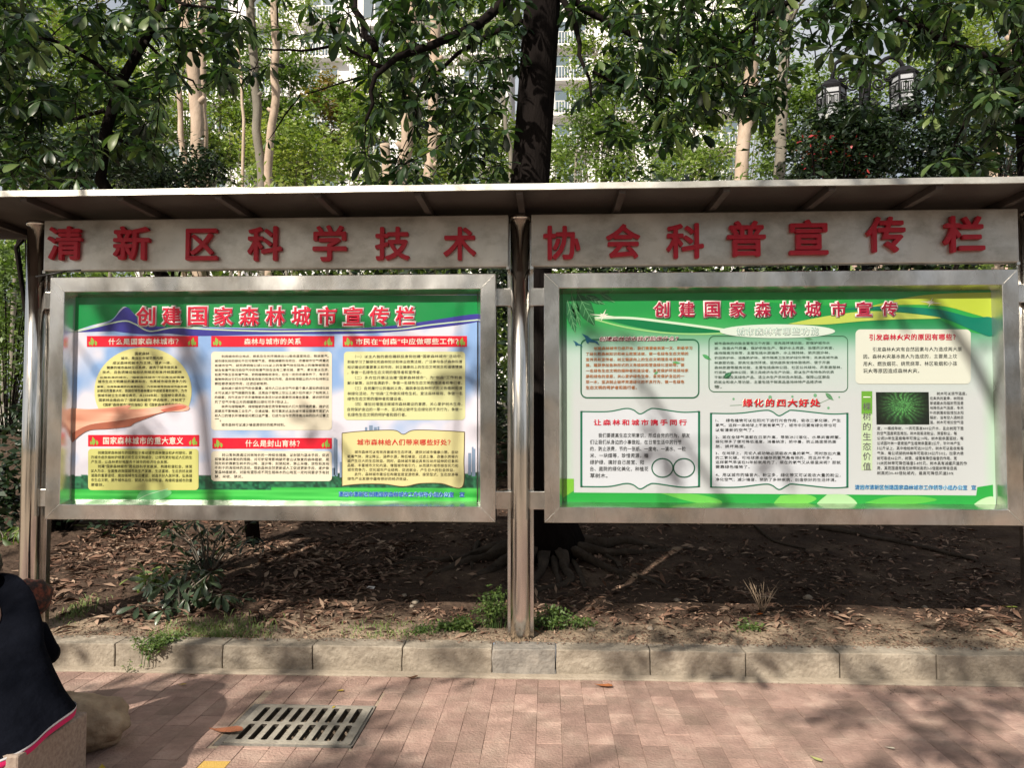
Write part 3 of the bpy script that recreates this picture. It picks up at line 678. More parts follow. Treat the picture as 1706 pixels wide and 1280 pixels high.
for bd, rgb, ly in ((.10, (238,218,216), 10), (.028, (170,22,62), 12)):
    m_ = 2.0 if bd > .05 else 0
    for i, ch in enumerate('创建国家森林城市宣传'):
        cx = 1102+i*42.1; txt('character_outline' if m_ else 'title_character', ch, cx-12.8-m_, 503-m_-i*.05, cx+12.8+m_, 529+m_-i*.2, rgb, pR, bold=bd, layer=ly, res=2)
line('white_swoosh', smooth([(990,530),(1050,530),(1120,538),(1180,546),(1215,551)]), 4, (200,224,200), pR, 4)
line('green_line', smooth([(990,532),(1040,545),(1100,554),(1160,557),(1210,555)]), 2.5, (150,205,130), pR, 4)
for cx, cy, s in ((1005,526,1), (1550,504,.8)):
    st = MB()
    for k in range(8):
        a = k*math.pi/4+.2; L = (18 if k % 2 == 0 else 8)*s
        st.add([pq(cx+math.cos(a)*L*1.3, cy+math.sin(a)*L*.6, 6), pq(cx+math.cos(a+.5)*2.4*s, cy+math.sin(a+.5)*2.4*s, 6), pq(cx, cy, 6), pq(cx+math.cos(a-.5)*2.4*s, cy+math.sin(a-.5)*2.4*s, 6)], [(0,1,2,3)])
    st.obj('sparkle', pm((240,240,225)), pR)
def leafpoly(cx, cy, L, w_, ang, rgb, ly=5, par=None, vein=(110,170,120)):
    ca, sa = math.cos(R(ang)), math.sin(R(ang)); P = []
    for t, ww in ((0,0),(.15,.6),(.4,1),(.65,.85),(.85,.4),(1,0),(.85,-.35),(.65,-.8),(.4,-1),(.15,-.6)):
        x, y = t*L, ww*w_/2; P.append((cx+x*ca-y*sa, cy+x*sa+y*ca))
    o = shape('printed_leaf', P, rgb, par or pR, ly)
    line('leaf_vein', [(cx, cy), (cx+L*ca, cy+L*sa)], .8, vein, o, ly+1)
    if L > 30:
        for t in (.25, .45, .65):
            for s in (-1, 1): line('leaf_vein', [(cx+t*L*ca, cy+t*L*sa), (cx+(t+.17)*L*ca-s*w_*.34*sa, cy+(t+.17)*L*sa+s*w_*.34*ca)], .6, vein, o, ly+1)
leafpoly(962,489,62,26,62,(30,96,52)); leafpoly(952,490,58,12,75,(46,120,66)); leafpoly(945,500,58,16,76,(34,104,62)); leafpoly(1000,490,28,9,30,(42,122,66)); leafpoly(975,492,36,12,25,(26,100,52))
def obox(x0, y0, x1, y1, rgb, fill, w_=1.8, r=9):
    o = shape('text_panel', rrect(x0, y0, x1, y1, r), fill, pR, 3) if fill else empty_panel
    line('panel_outline', rrect(x0, y0, x1, y1, r, 6), w_, rgb, o, 5, closed=True); return o
op = line('panel_outline', rrect(968,566,1164,663,10,6), 2.2, (24,96,66), pR, 5, closed=True)
a1 = ['　　创建森林城市已经开始，我们需要做到第一文、积极学习','了绿化和森林知识和林业政策法规，做一名绿色生态文明的','宣传员和宣传者，树立健康向上的生态文明理念与道德情','操，踊跃参加各种形式的义务植树和营造绿化活动等。做','一名绿色生态文明的播种者和建设者，自觉保护环境绿地家','居和绿色的意愿，关心爱护绿色生命，自觉保护身边的一','草一木，坚决制止破坏资源绿化的不良行为，做一名绿色','生态文明的呵护者和践行者。']
panel(968,566,1164,663, None, a1, op, tx0=976, tx1=1154, ty0=577, ty1=652, col=(176,112,60), bold=.018)
txt('heading_outline', '创建森林城市我们能做什么？', 998,560,1131,569.5,(240,225,225), op, bold=.08, layer=6, shear=.2)
txt('heading_text', '创建森林城市我们能做什么？', 999,560.5,1130,569,(104,28,40), op, bold=.014, layer=8, shear=.2)
op2 = line('panel_outline', rrect(1181,560,1412,653,9,6), 1.4, (60,110,80), pR, 5, closed=True)
ep = shape('heading_ellipse', ellipse(1295,552,96,11.5), (206,222,212), pR, 6)
txt('heading_outline', '城市森林有哪些功能', 1227,546,1364,560,(92,158,148), ep, bold=.03, layer=8)
txt('heading_text', '城市森林有哪些功能', 1228,547,1363,559,(224,234,228), ep, bold=.006, layer=10)
a2 = ['城市森林的功能主要有三个方面：首先是环境功能，即保护城市水','源、改善大气质量、保护农牧生产、保护水土资源、治理风沙灾害、','维持隔离污染等，主要包括水源涵养、水土保持林、防风固沙林、','农田防护林、道路防护林、城市隔离卫生防护绿化带等；其次是城市森','林游憩功能。即美化自然环境、提供居民安排休憩场所、便于开展','森林旅游等服务功能，主要包括森林公园、社区公共绿地、风景游憩林、','行道林、森林公园；第三是经济与生产功能，即以生产有特色的优质','干鲜果品及其绿色产品、活立木生产良材及木制品、保障山区群众','的就业和收入等功能，主要包括干鲜果品基地林特产品经济林','等。']
panel(1181,560,1412,653, None, a2, op2, tx0=1190, tx1=1403, ty0=569, ty1=650, col=(52,78,62), bold=.006)
wp = shape('text_panel', rrect(1425,549,1617,640,8), (214,219,207), pR, 6, 'panel headed with the causes of forest fires')
txt('heading_text', '引发森林火灾的原因有哪些？', 1448,556,1592,568,(200,26,62), wp, bold=.03, layer=8)
panel(0,0,0,0, None, ['　　引发森林火灾有自然因素与人为造成两大原','因。森林火灾基本是人为造成的，主要是上坟','用火、燃放烟花、烧荒烧草、林区吸烟和小孩','玩火等原因造成森林火灾。'], wp, tx0=1438, tx1=1603, ty0=578, ty1=626, col=(52,58,54), bold=.02)
for x, y, r in ((1222,665,2),(1262,668,1.6),(1283,662,3),(1320,661,2),(1358,659,3),(1398,662,1.5),(1380,680,2.2),(1345,671,1.5),(1240,674,1.6)):
    shape('printed_dot', ellipse(x, y, r, r, 10), (112,168,128), pR, 3)
leafpoly(1375,655,18,7,42,(92,140,104)); line('printed_stem', [(1366,672),(1384,664)], .8, (112,150,118), pR, 3); line('printed_stem', [(1216,676),(1236,675)], .8, (112,150,118), pR, 3)
leafpoly(1170,591,17,6,30,(66,160,92)); leafpoly(1206,630,16,9,-35,(46,110,78)); leafpoly(1120,604,14,4,5,(76,165,90)); leafpoly(1090,624,9,4,-40,(96,165,120)); leafpoly(1340,563,14,4,10,(70,120,90))
txt('heading_outline', '绿化的四大好处', 1236,664,1367,679,(206,232,212), pR, bold=.07, layer=6, sp=1.3)
txt('heading_text', '绿化的四大好处', 1237,664.5,1366,678.5,(206,24,44), pR, bold=.04, layer=8, sp=1.3)
# birds
bd_ = MB()
for cx, cy, s in ((983,566,1), (962,573,.55)):
    bd_.add([pq(cx+a*s, cy+c*s, 8) for a, c in ((-14,-10),(-4,-6),(3,0),(12,3),(16,10),(8,5),(-2,4),(-3,7),(-6,5),(-8,-3))], [tuple(range(10))])
bd_.obj('bird_print', pm((18,84,112)), pR)
def book(x0, x1, y0, y1, lbl):
    m1 = (x0+x1)/2; top = smooth([(x0,y0),(x0+45,y0),(m1-25,y0-5),(m1-12,y0-3),(m1,y0+4),(m1+14,y0-3),(m1+25,y0-5),(x1-30,y0+1),(x1,y0)])
    bot = [(x, y+(y1-y0)) for x, y in top]
    o = shape('text_panel', top+bot[::-1], (206,213,222), pR, 3, lbl)
    line('panel_outline', top, 2.0, (20,110,82), o, 5); line('panel_outline', bot, 2.0, (20,110,82), o, 5)
    line('panel_outline', [(x0+.5,y0-1),(x0+.5,y1+1)], 3.6, (20,110,82), o, 5); line('panel_outline', [(x1-.5,y0-1),(x1-.5,y1+1)], 3.6, (20,110,82), o, 5)
    return o
k1 = book(968,1165,686,811, None)
txt('heading_text', '让森林和城市携手同行', 989,699,1144,709.5,(206,26,58), k1, bold=.03, layer=6, sp=1.4)
l3 = ['　　我们要提高生态文明意识，形成自觉的行为，朋友','们让我们从身边的小事做起，在日常生活中厉行节','约，防止浪费，节约一张纸、一度电、一滴水、一粒']
panel(0,0,0,0, None, l3, k1, tx0=983, tx1=1150, ty0=722, ty1=755.5, col=(66,70,72), bold=.014)
panel(0,0,0,0, None, ['米、一块煤等，珍惜资源，植','绿护绿，搞好自己居室、阳','台、庭院的绿化美化，种植花','草树木。'], k1, tx0=983, tx1=1081, ty0=755.5, ty1=800, col=(66,70,72), bold=.014)
for cx in (1104, 1140):
    line('printed_ring', ellipse(cx-.5, 780, 17.5, 15.5, 36), 2.2, (36,100,78), k1, 6, closed=True)
k2 = book(1184,1412,689,812, None)
a3 = ['1、　绿色植物可以在阳光下进行光合作用，吸收二氧化碳、产生','氧气。这样一来地球上不就有氧气了，城市中只要有绿化带也可','以有清新的空气了。','','2、现在全球气温都在日渐升高，导致冰川溶化、水旱灾害频繁。','绿化带多了便可降低温度，消暑纳凉；防中暑，防止路面受热膨','胀、损坏路面。','','3、在地球上，无论人或动物必须吸收大量的氧气，同时放出大量','的二氧化碳。可地球原本储存的氧气是有限的，而且并不多，','这样氧气早该在N年前就用光了，现在的氧气又从哪里来呢？那就','要靠绿色植物了。','','4、用以城市的噪音大、粉尘多，绿化带又可以吸收大量的粉尘，','净化空气；减少噪音、预防了多种疾病，创造很好的生活环境。']
ys3 = []
for (i0, i1, ya, yb_) in ((0,3,698,722),(4,7,726,749),(8,12,753,783),(13,15,789,805)):
    panel(0,0,0,0, None, a3[i0:i1], k2, tx0=1192, tx1=1401, ty0=ya, ty1=yb_, col=(60,64,66), bold=.012)
vb = shape('title_strip', [(1435,652),(1453,652),(1453,784),(1435,784)], (190,214,176), pR, 3); shape('title_strip_top', [(1435,652),(1453,652),(1453,690),(1435,690)], (104,164,58), vb, 4)
for i, ch in enumerate('一棵树的生态价值'):
    cy = 661+i*16.6
    if ch == '一': txt('title_character', ch, 1438, cy, 1450, cy+1.8, (235,240,230), vb, bold=.01, layer=6)
    else: txt('title_character', ch, 1437.5, cy-6.5, 1450.5, cy+6.5, (96,92,100), vb, bold=.006, layer=6)
tp = print_mesh('tree_photo', 0, 0, 0, 0, lambda U, V: U[..., None]*np.ones(3), pR, 2, 2); bpy.data.objects.remove(tp)
a_, c_ = at(1460,707.5,PY), at(1547,653.5,PY)
def fT(U, V):
    r = np.hypot((U-.5)*1.5, V-.42); an = np.arctan2(V-.42, U-.5)
    ray_ = .5+.5*np.sin(an*23+vnoise(U, V, 8, 5)*5)
    k = np.clip(1.15-r*1.5, 0, 1)*(.35+.65*ray_)*(.5+vnoise(U*2, V, 30, 7))
    return mixc((16,26,18), (96,176,96), k)
PYs = PY; PY = PYs-.0016; tp = print_mesh('tree_photo', a_.x, c_.x, a_.z, c_.z, fT, pR, 90, 60); PY = PYs
tp['label'] = 'small photograph of a tree crown seen from below'
panel(0,0,0,0, None, ['　　树木可以调节温度。','在炎热的夏季，树冠能','够遮蔽太阳辐射而显著','地降低太气温度，冬天','叶的脱落却能增加太阳','辐射，当有空入通树庇','温。树木可增加空气湿'], pR, tx0=1549, tx1=1611, ty0=653, ty1=709, col=(70,72,74), bold=.01)
panel(0,0,0,0, None, ['度，一棵成年树，一天可蒸发400公斤水，且此树冠下面','的空气湿度明显增加。树木能吸收粉尘、滞留粉尘，每','公顷20年生夏榆每年可滞尘10吨。树木能杀菌驱蚊，每','公顷圆叶林一昼夜能产生植物杀菌素2公斤，针叶林产生','5公斤以上，其中桧柏林可达30公斤。树木可以吸收有毒','气体，每公顷胡桃林每年可吸收34公斤SO2，加拿大杨','树可吸收46公斤。树荫、绿篱有降低噪音的作用。宽','10米的林带可降低噪音5-8分贝。树木具有减缓风速的作','用，其范围通常是在树带树高的3-5倍距树带背后高','树高的30-40倍处域内，最高可降低风速50%'], pR, tx0=1461, tx1=1611, ty0=711, ty1=794, col=(70,72,74), bold=.01)
for n_, c_, bd, ly in (('footer_outline', (146,208,236), .07, 3), ('footer_text', (30,96,160), .012, 5)):
    txt(n_, '清远市清新区创建国家森林城市工作领导小组办公室', 1424, 808.6, 1611, 816.4, c_, pR, bold=bd, layer=ly); txt('footer_character', '宣', 1618, 808.6, 1626, 816.4, c_, pR, bold=bd, layer=ly)
shape('green_border', [(938,845),(938,798),(956,812),(956,821),(1626,826),(1628,812),(1654,808),(1655,846)], (36,160,66), pR, 4)
shape('green_border', [(938,798),(956,798),(956,818),(938,830)], (120,190,60), pR, 5)
shape('yellow_swoosh', smooth([(1100,822),(1160,824),(1200,834),(1195,842),(1150,836),(1100,822)])[:-1], (96,190,78), pR, 5)
shape('yellow_swoosh', smooth([(1300,826),(1340,824),(1360,832),(1330,843),(1290,842),(1300,826)])[:-1], (110,196,84), pR, 5)
shape('pale_swoosh', smooth([(1378,824),(1410,825),(1428,840),(1410,844),(1360,844),(1378,824)])[:-1], (168,212,160), pR, 6)
shape('yellow_swoosh', smooth([(1440,838),(1480,828),(1530,827),(1560,834),(1500,842),(1440,838)])[:-1], (84,184,72), pR, 5)
shape('pale_swoosh', smooth([(1618,844),(1635,832),(1654,828),(1655,844),(1618,844)])[:-1], (176,214,170), pR, 6)
flush_text()
print('text tris', sum(n for _, n in TXTOUT), len(TXTOUT))
# ---------------------------------------------------------------- leaf clouds
def leaf_template(kind):
    if kind == 'big':       # obovate leaf, folded on the midrib, drooping; length 1 along +X
        t = [0, .14, .42, .72, .92, 1.0]; wd = [.016, .04, .125, .175, .11, 0]; dr = [0, -.0, -.03, -.11, -.2, -.25]
        V = []; F = []
        for i in range(6):
            V += [(t[i], wd[i], dr[i]+.25*wd[i]), (t[i], 0, dr[i]), (t[i], -wd[i], dr[i]+.25*wd[i])]
        for i in range(5):
            a = 3*i; F += [(a, a+1, a+4, a+3), (a+1, a+2, a+5, a+4)]
        return np.array(V, float), np.array(F, int)
    if kind == 'mid':
        V = [(0,0,0),(.5,.14,.03),(1,0,-.12),(.5,-.14,.03)]
        return np.array(V, float), np.array([(0,1,2,3)], int)
    if kind == 'small':
        V = [(0,0,0),(.45,.24,.05),(1,0,-.05),(.45,-.24,.05)]
        return np.array(V, float), np.array([(0,1,2,3)], int)
    if kind == 'blade':
        V = [(0,.03,0),(0,-.03,0),(.6,-.02,.0),(1,0,-.2),(.6,.02,0)]
        return np.array(V, float), np.array([(0,1,2,4),(4,2,3,3)][:1], int)
def frames(dirs, ups=None):
    """rotation matrices whose X axis is dirs"""
    d = dirs/np.linalg.norm(dirs, axis=1, keepdims=True)
    u = ups if ups is not None else RNG.normal(size=d.shape)
    u = u-(u*d).sum(1, keepdims=True)*d; u /= np.linalg.norm(u, axis=1, keepdims=True)+1e-9
    return np.stack([d, np.cross(u, d), u], 2)
def cloud_mesh(name, kind, pos, Rm, sc, tint, mat, smooth_=False):
    V, F = leaf_template(kind); n = len(pos); k = len(V)
    co = np.einsum('nij,kj->nki', Rm, V)*sc[:, None, None]+pos[:, None, :]
    fs = (F[None]+np.arange(n)[:, None, None]*k).reshape(-1, F.shape[1])
    me = bpy.data.meshes.new(name); me.vertices.add(n*k); me.vertices.foreach_set('co', co.ravel())
    me.loops.add(fs.size); me.loops.foreach_set('vertex_index', fs.ravel())
    me.polygons.add(len(fs)); me.polygons.foreach_set('loop_start', np.arange(0, fs.size, F.shape[1])); me.update(calc_edges=True)
    a = me.attributes.new('tint', 'FLOAT', 'POINT'); a.data.foreach_set('value', np.repeat(tint, k))
    if smooth_: me.polygons.foreach_set('use_smooth', np.ones(len(fs), bool))
    me.materials.append(mat); return me
def shrub_cloud(name, centres, nleaf, spread, size, mat, parent, kind='small', flat=.8, sizevar=.35, tintc=.5):
    c = np.array(centres, float); idx = RNG.integers(0, len(c), nleaf); ct = RNG.normal(tintc, .18, len(c))
    p = c[idx]+RNG.normal(size=(nleaf, 3))*spread*np.array([1, 1, flat])
    d = RNG.normal(size=(nleaf, 3)); d[:, 2] = d[:, 2]*.5-.15
    up = RNG.normal(size=(nleaf, 3))*.55+np.array([0, -.25, 1])
    sc = size*(1+RNG.uniform(-sizevar, sizevar, nleaf)); t = np.clip(ct[idx]+RNG.normal(0, .14, nleaf), 0, 1)
    o = link(name, cloud_mesh(name, kind, p, frames(d, up), sc, t, mat), None, parent)
    return tag(o, kind='stuff')
_v, _f = leaf_template('big')
LEAFM = []
for k in range(5):
    v = _v.copy(); v[:, 1] *= random.uniform(.85, 1.25); v[:, 2] *= random.uniform(.5, 1.9); v[:, 1] += random.uniform(-.09, .09)*v[:, 0]**2
    m = bpy.data.meshes.new('leaf'); m.from_pydata([tuple(q) for q in v], [], [tuple(q) for q in _f]); m.polygons.foreach_set('use_smooth', [True]*len(_f)); m.materials.append(G1o); LEAFM.append(m)
def whorls(points, size, n=(6, 9), droop=.35):
    P, D, U, SC = [], [], [], []
    for p in points:
        ax = Vector(RNG.normal(size=3)*.35+np.array([0, 0, 1.])).normalized(); a0 = RNG.uniform(0, 6.28)
        k = RNG.integers(n[0], n[1]); o1 = ax.orthogonal().normalized(); o2 = ax.cross(o1); dp = droop*RNG.uniform(.2, 2.0)
        s = size*RNG.uniform(.8, 1.2)
        for i in range(k):
            a = a0+6.283*i/k+RNG.uniform(-.25, .25)
            d = (o1*math.cos(a)+o2*math.sin(a))+Vector((0, 0, -dp+RNG.uniform(-.25, .25)))
            d.normalize(); P.append(tuple(Vector(p)+d*.02)); D.append(tuple(d)); U.append(tuple(ax+Vector(RNG.normal(size=3)*.2))); SC.append(s*RNG.uniform(.75, 1.12))
    return np.array(P), frames(np.array(D), np.array(U)), np.array(SC)
def twig_tree(mb, skel, pts, r_tip=.004, sag=.06):
    """join every whorl centre to the nearest point that already hangs on the tree"""
    nodes = [Vector(p) for p in skel]; par = [-1]*len(nodes)
    root = nodes[0]; pts = sorted([Vector(p) for p in pts], key=lambda p: min((p-q).length for q in nodes[:len(skel)]))
    arr = np.array([tuple(q) for q in nodes])
    for p in pts:
        a = np.array(tuple(p)); dd = np.linalg.norm(arr-a, axis=1)+.35*np.maximum(0, arr[:, 2]-a[2])*0
        j = int(dd.argmin()); q = nodes[j]; L = (p-q).length
        r0 = min(.02, .0035+.008*L); m1 = q.lerp(p, .35)+Vector((random.uniform(-.06,.06), random.uniform(-.06,.06), random.uniform(-.02,.08)))*L*2*.5
        m2 = q.lerp(p, .7)+Vector((random.uniform(-.05,.05), random.uniform(-.05,.05), random.uniform(-.08,.05)))*L
        mb.tube([q, m1, m2, p], [r0, r0*.8, r0*.6, r_tip*.8], 5, cap=False)
        nodes.append(p); arr = np.vstack([arr, a])
def broad_tree(label, trunk, tr, branches, pts, size, nsingle, mat=bark_dark, group=None, shade_pts=(), crown_mat=None, roots=None, n=(6, 9)):
    base = Vector(trunk[0]); t = empty('broadleaf_tree', base, 0, label, 'tree', group)
    b = MB(); b.tube([Vector(p)-base for p in trunk], tr, 14, wob=.12); b.obj('trunk', mat, t)
    skel = []
    for br, r0, r1 in branches:
        b = MB(); br = [Vector(p) for p in br]; k = len(br)
        fine = []
        for i in range(k-1):
            for s_ in (0, .33, .66): fine.append(br[i].lerp(br[i+1], s_)+Vector((random.uniform(-.02,.02),)*3))
        fine.append(br[-1]); rr = [r0+(r1-r0)*i/(len(fine)-1) for i in range(len(fine))]
        b.tube([p-base for p in fine], rr, 7); b.obj('branch', mat, t); skel += fine[2:]
    if not skel: skel = [Vector(p) for p in trunk[1:]]
    allp = list(pts)+list(shade_pts)
    if allp:
        b = MB(); twig_tree(b, skel, allp); b.v = [tuple(Vector(v)-base) for v in b.v]
        tag(b.obj('twigs', mat, t), kind='stuff')
        P, Rm, SC = whorls(allp, size, n)
        vis = []
        for i, p in enumerate(P):
            px, py, d = to_px(p); inside = -20 < px < 1726 and -20 < py < 330
            vis.append((SC[i]/d if (inside and d > 0) else 0))
        order = np.argsort(-np.array(vis)); sing = [i for i in order[:nsingle] if vis[i] > 0]; rest_ = np.array([i for i in range(len(P)) if i not in set(sing)])
        for i in sing:
            o = link('leaf', LEAFM[random.randrange(5)], None, t)
            M4 = Matrix(Rm[i].tolist()).to_4x4(); M4 = Matrix.Translation(Vector(P[i])-base) @ M4 @ Matrix.Scale(float(SC[i]), 4); o.matrix_basis = M4
        if len(rest_):
            o = link('crown', cloud_mesh('crown', 'big', P[rest_]-np.array(base), Rm[rest_], SC[rest_], np.clip(RNG.normal(.45, .25, len(rest_)), 0, 1), crown_mat or G1, True), None, t)
            tag(o, kind='stuff')
    return t
def scatter_px(x0, y0, x1, y1, Y0, Y1, n, clump=None):
    out = []
    while len(out) < n:
        X, Yq = random.uniform(x0, x1), random.uniform(y0, y1)
        if n > 20 and random.random() > .25+1.5*(mnoise.noise(Vector((X/70., Yq/70., Y0+x0*.01)))+.35): continue
        out.append(at(X, Yq, random.uniform(Y0, Y1)))
    return out
def boxpts(x0, x1, y0, y1, z0, z1, n): return [Vector((random.uniform(x0, x1), random.uniform(y0, y1), random.uniform(z0, z1))) for _ in range(n)]
random.seed(3)
# --- centre tree
Yt = 1.75
tb = at(905, 905, Yt); gz = G(tb.x, Yt)
trunk = [(tb.x+.02, Yt, gz-.15), (tb.x+.0, Yt, gz+.25), at(893, 700, Yt), at(886, 450, Yt), at(882, 306, Yt), at(893, 140, Yt), at(903, 0, Yt), at(915, -220, Yt), at(905, -500, Yt)]
d0 = (Yt+4.5)/CF
brs = [([at(880,-40,Yt), at(800,40,Yt-.25), at(720,75,Yt-.6), at(660,95,Yt-.8), at(628,125,Yt-.9), at(610,200,Yt-1)], .045, .012),
       ([at(640,110,Yt-.8), at(596,90,Yt-.7), at(560,75,Yt-.7), at(500,85,Yt-.8), at(440,80,Yt-.9)], .018, .006),
       ([at(628,80,Yt-.8), at(604,45,Yt-.7), at(590,0,Yt-.6), at(580,-60,Yt-.6)], .03, .02),
       ([at(870,35,Yt), at(810,60,Yt+.2), at(760,90,Yt+.4), at(700,150,Yt+.4), at(690,220,Yt+.4)], .03, .008),
       ([at(925,-30,Yt), at(962,40,Yt-.2), at(968,90,Yt-.4), at(985,160,Yt-.5)], .03, .010),
       ([at(925,-20,Yt), at(1000,30,Yt+.2), at(1060,65,Yt+.2), at(1120,80,Yt+.3), at(1180,120,Yt+.4)], .035, .010),
       ([at(985,120,Yt-.4), at(1040,140,Yt-.3), at(1090,170,Yt-.3)], .014, .007),
       ([at(905,-300,Yt), (-1.2, 1.2, 6.2), (-2.4, .8, 6.8)], .07, .02), ([at(910,-330,Yt), (1.5, 2.2, 6.4), (2.6, 1.6, 7)], .07, .02)]
pts = (scatter_px(590, 95, 850, 300, .9, 2.8, 150)+scatter_px(600, -40, 870, 110, .9, 3.0, 131)+scatter_px(945, -40, 1130, 170, .9, 2.8, 86)+scatter_px(1010, 170, 1140, 250, .9, 1.6, 16)
       +scatter_px(500, -30, 600, 60, .8, 1.4, 12)+scatter_px(350, 70, 430, 130, .8, 1.1, 8)+scatter_px(1100,150,1180,230,.8,1.4,5))
root_m = noise_mat('root_bark', [(.03,.024,.019), (.085,.066,.052)], scale=7, rough=1, bump=.9, bscale=30, world=True, dist=.02, spec=.1)
ct = broad_tree('large dark-trunked tree right behind the centre post of the notice board, roots spreading', trunk, [.40,.25,.185,.165,.160,.155,.15,.14,.10], brs, pts, .138, 300, shade_pts=boxpts(-4.2, 4.2, .2, 4.5, 4.9, 8, 230))
for (pth, r_) in (([(905,880),(925,905),(960,945),(985,1000)],.045), ([(930,880),(990,905),(1030,950),(1040,975)],.04), ([(890,880),(860,930),(850,960)],.05), ([(915,900),(925,950),(930,990)],.05), ([(795,880),(790,920),(785,960)],.03)):
    b = MB(); P = []
    for i, (px, py) in enumerate(pth):
        z = .3
        for _ in range(12):
            p = atz(px, py, z); z = G(p.x, max(0, p.y))
        P.append(p+Vector((0, 0, .02-.012*i))-tb.xyz*0)
    base = ct.location; f = []
    for i in range(len(P)-1):
        for s_ in (0, .25, .5, .75):
            q = P[i].lerp(P[i+1], s_); q.z = G(q.x, q.y)+.012-.012*(i+s_)/3+.012*mnoise.noise(q*9); q.x += .03*mnoise.noise(q*5); f.append(q-base)
    b.tube(f, [r_*(1-.75*i/len(f)) for i in range(len(f))], 9, wob=.6); b.obj('root', root_m, ct)
for k in range(9):
    a = -2.9+k*.36+random.uniform(-.12,.12); L = random.uniform(.7, 1.5); f = []; base = ct.location; r0 = random.uniform(.045, .085); wx = random.uniform(-.6, .6)
    for i in range(14):
        t_ = i/13; an = a+wx*t_*.8+.25*mnoise.noise(Vector((k*3., t_*3, 0))); q = Vector((tb.x+math.cos(an)*(.12+L*t_), Yt+math.sin(an)*(.12+L*t_), 0))
        if q.y < .12: break
        q.z = G(q.x, q.y)+.10*(1-t_)**4+r0*(.3-.5*t_); f.append(q-base)
    if len(f) > 4: b = MB(); b.tube(f, [r0*(1-.8*i/13) for i in range(len(f))], 9, wob=.7); b.obj('root', root_m, ct)
# --- left tree: dark stems sweeping down
Yl = .95
lb = at(150, 330, Yl)
trunk = [(-2.32, 1.9, G(-2.32,1.9)-.1), (-2.35, 1.6, 1.6), at(168,300,1.1), at(176,218,1.0), at(200,140,Yl), at(243,63,Yl), at(276,0,Yl), at(300,-120,Yl), at(330,-330,1.2)]
brs = [([at(200,140,Yl), at(140,90,.9), at(70,60,.9), at(10,20,.8)], .018, .008), ([at(185,180,1), at(120,200,1.2), at(50,190,1.3), at(-20,220,1.3)], .018, .007),
       ([at(243,63,Yl), at(290,110,.8), at(330,150,.7)], .014, .006), ([at(176,218,1.), at(230,250,1.1), at(280,270,1.2)], .014, .006), ([at(276,0,Yl), at(330,10,.8), at(400,20,.7)], .014, .006),
       ([at(330,-330,1.2), (-4, .5, 6), (-5, 0, 6.4)], .05, .02)]
pts = (scatter_px(-60, -60, 130, 300, .4, 2.2, 281)+scatter_px(130, -60, 265, 260, .5, 2.2, 177)+scatter_px(250, -40, 420, 60, .4, 1.3, 31)+scatter_px(265, 60, 390, 150, .3, .8, 16)+scatter_px(395,40,470,120,.5,.8,3))
broad_tree('dark slender-stemmed tree with whorled leaves filling the top left corner', trunk, [.06,.055,.045,.04,.036,.034,.032,.05,.05], brs, pts, .130, 300, shade_pts=boxpts(-7, -1.5, .2, 4.2, 4.6, 7.2, 130))
# --- right tree
trunk = [(4.7, 2.6, G(4.7,2.6)-.1), (4.6, 2.5, 2), (4.4, 2.3, 4), (4.3, 2.2, 5.5), (4.4, 2.2, 7)]
brs = [([(4.4,2.3,4), at(1660,100,1.6), at(1560,60,1.3), at(1480,20,1.2), at(1400,0,1.1)], .04, .012), ([(4.3,2.2,5.2), at(1500,-60,1.5), at(1380,-30,1.4), at(1260,30,1.4), at(1200,90,1.4)], .045, .01),
       ([at(1260,30,1.4), at(1250,120,1.3), at(1230,180,1.2)], .012, .006), ([at(1660,100,1.6), at(1620,180,1.5), at(1590,240,1.5)], .02, .008), ([(4.2,2.2,5.6), (3, 1, 6.5), (1.5, .5, 6.6)], .05, .02)]
pts = (scatter_px(1130, -50, 1350, 140, .6, 2.2, 112)+scatter_px(1160, 130, 1300, 200, .8, 1.8, 26)+scatter_px(1350, -50, 1480, 60, .6, 1.8, 37)+scatter_px(1375, 60, 1470, 120, .8, 1.2, 12)+scatter_px(1490, -50, 1740, 180, .6, 2.4, 153)+scatter_px(1560,150,1740,290,.9,2.2,30)+scatter_px(1130,-50,1400,90,1.2,2.8,30)+scatter_px(1500,-50,1740,120,1.2,2.8,30))
pts = [p for p in pts+scatter_px(1400, 60, 1560, 200, .8, 1.6, 16) if not (1325 < to_px(p)[0] < 1430 and 95 < to_px(p)[1] < 235) and not (1455 < to_px(p)[0] < 1545 and 85 < to_px(p)[1] < 215)]
broad_tree('tree with drooping whorled leaves in front of the lantern lamp, top right', trunk, [.16,.14,.12,.11,.09], brs, pts, .138, 300, shade_pts=boxpts(1.8, 7, .3, 4.5, 4.9, 7.6, 150))
# --- trees on the near side of the path, behind the photographer: they throw the dappled shade
def canopy(label, base, h, pts, size, branches, crown_mat=None):
    trunk = [base, (base[0]+.1, base[1], h*.3), (base[0], base[1]+.1, h*.7), (base[0]+.1, base[1]+.2, h)]
    return broad_tree(label, trunk, [.22,.18,.15,.1], branches, [], size, 0, shade_pts=pts)
random.seed(12); 
def on_sun(x, y, z, t): return Vector((x, y, z))-SUN*t
